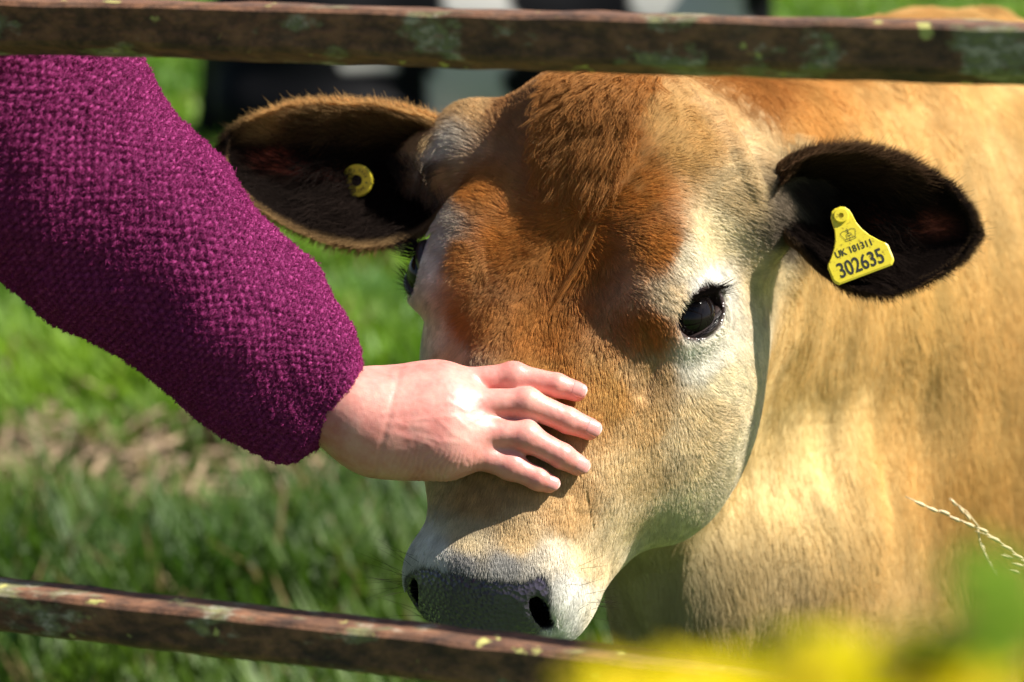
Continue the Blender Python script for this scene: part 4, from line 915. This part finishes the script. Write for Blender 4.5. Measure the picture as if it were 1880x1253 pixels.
for t_ in (ga, gb):
    p = u0 + (u1 - u0) * t_; q = l0 + (l1 - l0) * t_; q2_ = q + (q - p) * 1.02
    top = p + (p - q) * .06; q2_ = q + (q - p) * (q[2] / max(p[2] - q[2], .01))
    pts = [top, q2_]
    cm = bmesh.new(); bmesh.ops.create_cube(cm, size=1); mz = bpy.data.meshes.new('gate_stile'); 
    for v_ in cm.verts: v_.co = Vector((v_.co.x * .05, v_.co.y * .05, v_.co.z))
    bmesh.ops.bevel(cm, geom=list(cm.edges), offset=.004, segments=2, affect='EDGES'); cm.to_mesh(mz); cm.free(); mz.materials.append(m_rust)
    so2 = bpy.data.objects.new('gate_stile', mz); COL.objects.link(so2); d = Vector((top - q2_).tolist()); so2.parent = gate; so2.matrix_parent_inverse = gate.matrix_world.inverted(); so2.matrix_world = Matrix.Translation(Vector(((top + q2_) / 2 + np.array([0, .03, 0])).tolist())) @ d.to_track_quat('Z', 'Y').to_matrix().to_4x4() @ Matrix.Diagonal((1, 1, d.length, 1))

# ================================================================ black and white cow resting in the field
FB = Field(np.arange(-1.6, 1.5, .03), np.arange(8.6, 10.3, .03), np.arange(-.1, 1.25, .03), margin=.12)
FB.put(ell((-.15, 9.45, .42), (.98, .36, .43)), .02); FB.put(ell((-.75, 9.42, .40), (.42, .38, .42)), .1); FB.put(ell((.55, 9.45, .48), (.45, .30, .42)), .1)
FB.put(cone((.75, 9.42, .70), (1.08, 9.2, .95), .19, .13), .12); FB.put(cone((1.08, 9.2, .97), (1.22, 8.98, .82), .12, .075), .06)
FB.put(cone((1.02, 9.36, 1.06), (.98, 9.52, 1.08), .04, .05), .03); FB.put(cone((1.16, 9.15, 1.06), (1.3, 9.25, 1.08), .04, .045), .03)
FB.put(cone((-.95, 9.18, .22), (-.35, 9.02, .14), .17, .09), .08); FB.put(cone((-.35, 9.02, .12), (-.85, 8.94, .07), .075, .05), .04)
FB.put(cone((.62, 9.15, .25), (.95, 9.0, .12), .11, .08), .06); FB.put(cone((.95, 9.0, .11), (.55, 8.92, .07), .07, .05), .04)
FB.put(cone((-1.12, 9.45, .6), (-1.16, 9.3, .12), .035, .05), .03)
vb2, qb2 = nets(FB); vb2 = relax(vb2, qb2, 2)
m_hol, n, l, b = mat('black_white_hide'); at_ = node(n, 'Attribute', attribute_name='col'); l.new(at_.outputs['Color'], b.inputs['Base Color']); b.inputs['Roughness'].default_value = .6; b.inputs['Specular IOR Level'].default_value = .05
cow2 = mesh_obj('black_white_cow', vb2, qb2, m_hol, world_in=True)
px2, py2 = pix(from_world(vb2)); pn = 75 * vnoise(vb2, .30, 95) + 12 * vnoise(vb2, .08, 96)
wh = ((px2 + pn > 778) & (px2 + pn < 915)) | (np.hypot((px2 + pn * .5 - 672) / 44, (py2 - 120) / 9) < 1) | ((px2 + pn > 1120) & (px2 + pn < 1370))
vcol(cow2, 'col', np.where(wh[:, None], (.50, .48, .45), (.005, .005, .006)))
tag(cow2, 'black and white cow resting on the grass behind the fawn cow', 'cow')

# ================================================================ yellow flowering plant close to the lens, dry grass stalk
m_pet, n, l, b = mat('yellow_petal'); b.inputs['Base Color'].default_value = (.74, .60, .004, 1); b.inputs['Roughness'].default_value = .7; b.inputs['Specular IOR Level'].default_value = .1
tr = n.new('ShaderNodeBsdfTranslucent'); tr.inputs[0].default_value = (.74, .62, .004, 1); mxs = n.new('ShaderNodeMixShader'); mxs.inputs[0].default_value = .4; l.new(b.outputs[0], mxs.inputs[1]); l.new(tr.outputs[0], mxs.inputs[2]); l.new(mxs.outputs[0], n['Material Output'].inputs[0])
m_leaf, n, l, b = mat('green_leaf'); b.inputs['Base Color'].default_value = (.11, .19, .012, 1); b.inputs['Roughness'].default_value = .7; b.inputs['Specular IOR Level'].default_value = .1
tr = n.new('ShaderNodeBsdfTranslucent'); tr.inputs[0].default_value = (.20, .30, .015, 1); mxs = n.new('ShaderNodeMixShader'); mxs.inputs[0].default_value = .4; l.new(b.outputs[0], mxs.inputs[1]); l.new(tr.outputs[0], mxs.inputs[2]); l.new(mxs.outputs[0], n['Material Output'].inputs[0])
m_disc = simple('flower_disc', (.55, .30, .01), .8); m_stem = simple('green_stem', (.10, .16, .03), .6)
def tube(name, pts, r0, r1, m, parent=None, ns=8, world_in=True):
    p = np.asarray(pts, float); n_ = len(p); v = []; tg = unit(np.gradient(p, axis=0)); 
    for i in range(n_):
        a = unit(np.cross(tg[i], [.3, .9, .2])); b_ = np.cross(tg[i], a); r = r0 + (r1 - r0) * i / (n_ - 1)
        v += [p[i] + r * (a * math.cos(2 * math.pi * k / ns) + b_ * math.sin(2 * math.pi * k / ns)) for k in range(ns)]
    f = [(i * ns + k, i * ns + (k + 1) % ns, (i + 1) * ns + (k + 1) % ns, (i + 1) * ns + k) for i in range(n_ - 1) for k in range(ns)] + [tuple(range(ns))[::-1], tuple((n_ - 1) * ns + k for k in range(ns))]
    return mesh_obj(name, v, f, m, parent, world_in=world_in)
def bez(a, b_, c, n_=14): t = np.linspace(0, 1, n_)[:, None]; return (1 - t) ** 2 * np.asarray(a) + 2 * t * (1 - t) * np.asarray(b_) + t * t * np.asarray(c)
petal_v = [(0, 0, 0)]; petal_f = []
def petal_mesh():
    v, f = [], []
    for i in range(6):
        u = i / 5; w_ = .0026 * math.sin(math.pi * min(1, u * .8 + .16)) ** .7
        for s_ in (-1, 0, 1): v.append((.003 + u * .0115, s_ * w_, .0022 * u - .0018 * u * u * 2 + .0006 * abs(s_)))
    f = [(i * 3 + j, i * 3 + j + 1, (i + 1) * 3 + j + 1, (i + 1) * 3 + j) for i in range(5) for j in range(2)]
    me = bpy.data.meshes.new('petal'); me.from_pydata(v, [], f); me.update(); me.materials.append(m_pet); return me
pet_me = petal_mesh()
plant = bpy.data.objects.new('yellow_flowering_plant', None); COL.objects.link(plant); root_w = np.array([.19, .52, .0]); plant.location = tuple(root_w); bpy.context.view_layer.update()
tag(plant, 'blurred yellow flowers and green leaves in front of the lower rail', 'flowers')
dm = None
for k, (px, py, w_) in enumerate([(1150, 1297, 1.44), (1270, 1287, 1.46), (1380, 1277, 1.43), (1475, 1252, 1.46), (1580, 1282, 1.45), (1530, 1252, 1.4), (1690, 1287, 1.45), (1715, 1207, 1.42), (1800, 1292, 1.46)]):
    p = W(px, py, w_); tube('stem', bez(root_w + RNG.normal(0, .01, 3) * [1, 1, 0], (root_w + p) / 2 + RNG.normal(0, .02, 3), p), .0022, .0011, m_stem, plant)
    fl = bpy.data.objects.new('flower', None); COL.objects.link(fl); fl.parent = plant; fl.matrix_parent_inverse = plant.matrix_world.inverted()
    fl.matrix_world = Matrix.Translation(Vector(p.tolist())) @ Matrix.Rotation(RNG.uniform(.2, .9), 4, Vector((1, RNG.uniform(-.6, .6), 0))) @ Matrix.Scale(RNG.uniform(.95, 1.2), 4)
    if dm is None:
        bmx = bmesh.new(); bmesh.ops.create_icosphere(bmx, subdivisions=2, radius=.0042); [setattr(v_, 'co', Vector((v_.co.x, v_.co.y, v_.co.z * .5))) for v_ in bmx.verts]; dm = bpy.data.meshes.new('flower_disc'); bmx.to_mesh(dm); bmx.free(); dm.materials.append(m_disc)
    o = bpy.data.objects.new('flower_disc', dm); COL.objects.link(o); o.parent = fl
    for j in range(13):
        o = bpy.data.objects.new('petal', pet_me); COL.objects.link(o); o.parent = fl; o.rotation_euler = (RNG.normal(0, .15), RNG.normal(0, .12), 2 * math.pi * j / 13)
def leaf_mesh(ln, wd):
    v, f = [], []
    for i in range(10):
        u = i / 9; w_ = wd * math.sin(math.pi * u ** .8) * (1 + .35 * math.sin(u * 26)) * .5
        for s_ in (-1, 0, 1): v.append((u * ln, s_ * w_, -.18 * ln * u * u + .12 * w_ * abs(s_)))
    f = [(i * 3 + j, i * 3 + j + 1, (i + 1) * 3 + j + 1, (i + 1) * 3 + j) for i in range(9) for j in range(2)]
    me = bpy.data.meshes.new('leaf'); me.from_pydata(v, [], f); me.update(); me.materials.append(m_leaf); return me
lf_me = leaf_mesh(.028, .014)
for px, py, w_ in [(1862, 1120, 1.45), (1868, 1190, 1.44), (1820, 1230, 1.44), (1850, 1260, 1.45), (1890, 1210, 1.44), (1780, 1270, 1.44), (1880, 1130, 1.45), (1890, 1180, 1.43), (1800, 1200, 1.44), (1700, 1235, 1.44), (1600, 1238, 1.45), (1870, 1240, 1.42), (1760, 1250, 1.45), (1840, 1160, 1.46), (1905, 1120, 1.44)]:
    p = W(px, py, w_); o = bpy.data.objects.new('leaf', lf_me); COL.objects.link(o); o.parent = plant; o.matrix_parent_inverse = plant.matrix_world.inverted()
    o.matrix_world = Matrix.Translation(Vector(p.tolist())) @ Matrix.Rotation(RNG.uniform(0, 6.28), 4, 'Z') @ Matrix.Rotation(RNG.uniform(-.9, -.2), 4, 'Y')
m_dry = simple('dry_grass', (.66, .52, .30), .7)
stalk = bpy.data.objects.new('dry_grass_stalk', None); COL.objects.link(stalk)
sw = .17
main = [W(1662, 912, sw), W(1720, 938, sw), W(1762, 955, sw), W(1800, 972, sw), W(1850, 1005, sw), W(1880, 1030, sw), W(1960, 1110, sw), W(2040, 1240, sw)]
foot = np.array([main[-1][0] + .12, main[-1][1] - .03, 0]); stalk.location = tuple(foot); bpy.context.view_layer.update()
tag(stalk, 'thin dry grass stalk with pale seed heads leaning before the cow', 'grass stalk')
pp = np.array(main + [main[-1] + (foot - main[-1]) * [.5, .5, .35], main[-1] + (foot - main[-1]) * [.85, .85, .7], foot]); tq = np.linspace(0, len(pp) - 1, 60); pp = np.stack([np.interp(tq, range(len(pp)), pp[:, k]) for k in range(3)], 1)
tube('stem', pp, .00045, .0016, m_dry, stalk, 6)
br = [[(1800, 972), (1775, 940), (1755, 925), (1742, 916)], [(1795, 970), (1800, 1000), (1815, 1030), (1825, 1050), (1830, 1056)], [(1850, 1005), (1822, 985), (1790, 975)], [(1880, 1030), (1860, 1024), (1843, 1016)]]
for b_ in br: tube('branch', [W(x, y, sw + .004 * i) for i, (x, y) in enumerate(b_)], .0006, .0003, m_dry, stalk, 5)
sp_me = None
def spikelet(px, py, dx, dy, ln=.011):
    global sp_me
    if sp_me is None:
        v, f = [], []
        for i in range(8):
            u = i / 7; r = .16 * math.sin(math.pi * u ** .75) ** .8 * (1 - .3 * u)
            v += [(u, r * math.cos(2 * math.pi * k / 6), r * math.sin(2 * math.pi * k / 6)) for k in range(6)]
        f = [(i * 6 + k, i * 6 + (k + 1) % 6, (i + 1) * 6 + (k + 1) % 6, (i + 1) * 6 + k) for i in range(7) for k in range(6)]
        sp_me = bpy.data.meshes.new('seed_head'); sp_me.from_pydata(v, [], f); sp_me.update(); sp_me.polygons.foreach_set('use_smooth', [True] * len(f)); sp_me.materials.append(m_dry)
    o = bpy.data.objects.new('seed_head', sp_me); COL.objects.link(o); o.parent = stalk; o.matrix_parent_inverse = stalk.matrix_world.inverted()
    a = W(px, py, sw + .002); d = Vector((W(px + dx, py + dy, sw + .006) - a).tolist()); o.matrix_world = Matrix.Translation(Vector(a.tolist())) @ d.to_track_quat('X', 'Z').to_matrix().to_4x4() @ Matrix.Scale(ln, 4)
for x, y in [(1700, 930), (1722, 940), (1745, 946), (1765, 958), (1790, 968), (1815, 978), (1838, 995), (1860, 1010), (1880, 1026), (1900, 1045)]: spikelet(x, y, -30, -13); 
for x, y in [(1756, 930), (1770, 944), (1782, 956)]: spikelet(x, y, -16, -22, .009)
for x, y in [(1800, 995), (1806, 1012), (1815, 1028), (1824, 1044)]: spikelet(x, y, 10, 22, .009)
for x, y in [(1860, 1025), (1835, 992), (1880, 1040), (1875, 1052)]: spikelet(x, y, -26, -8, .011)
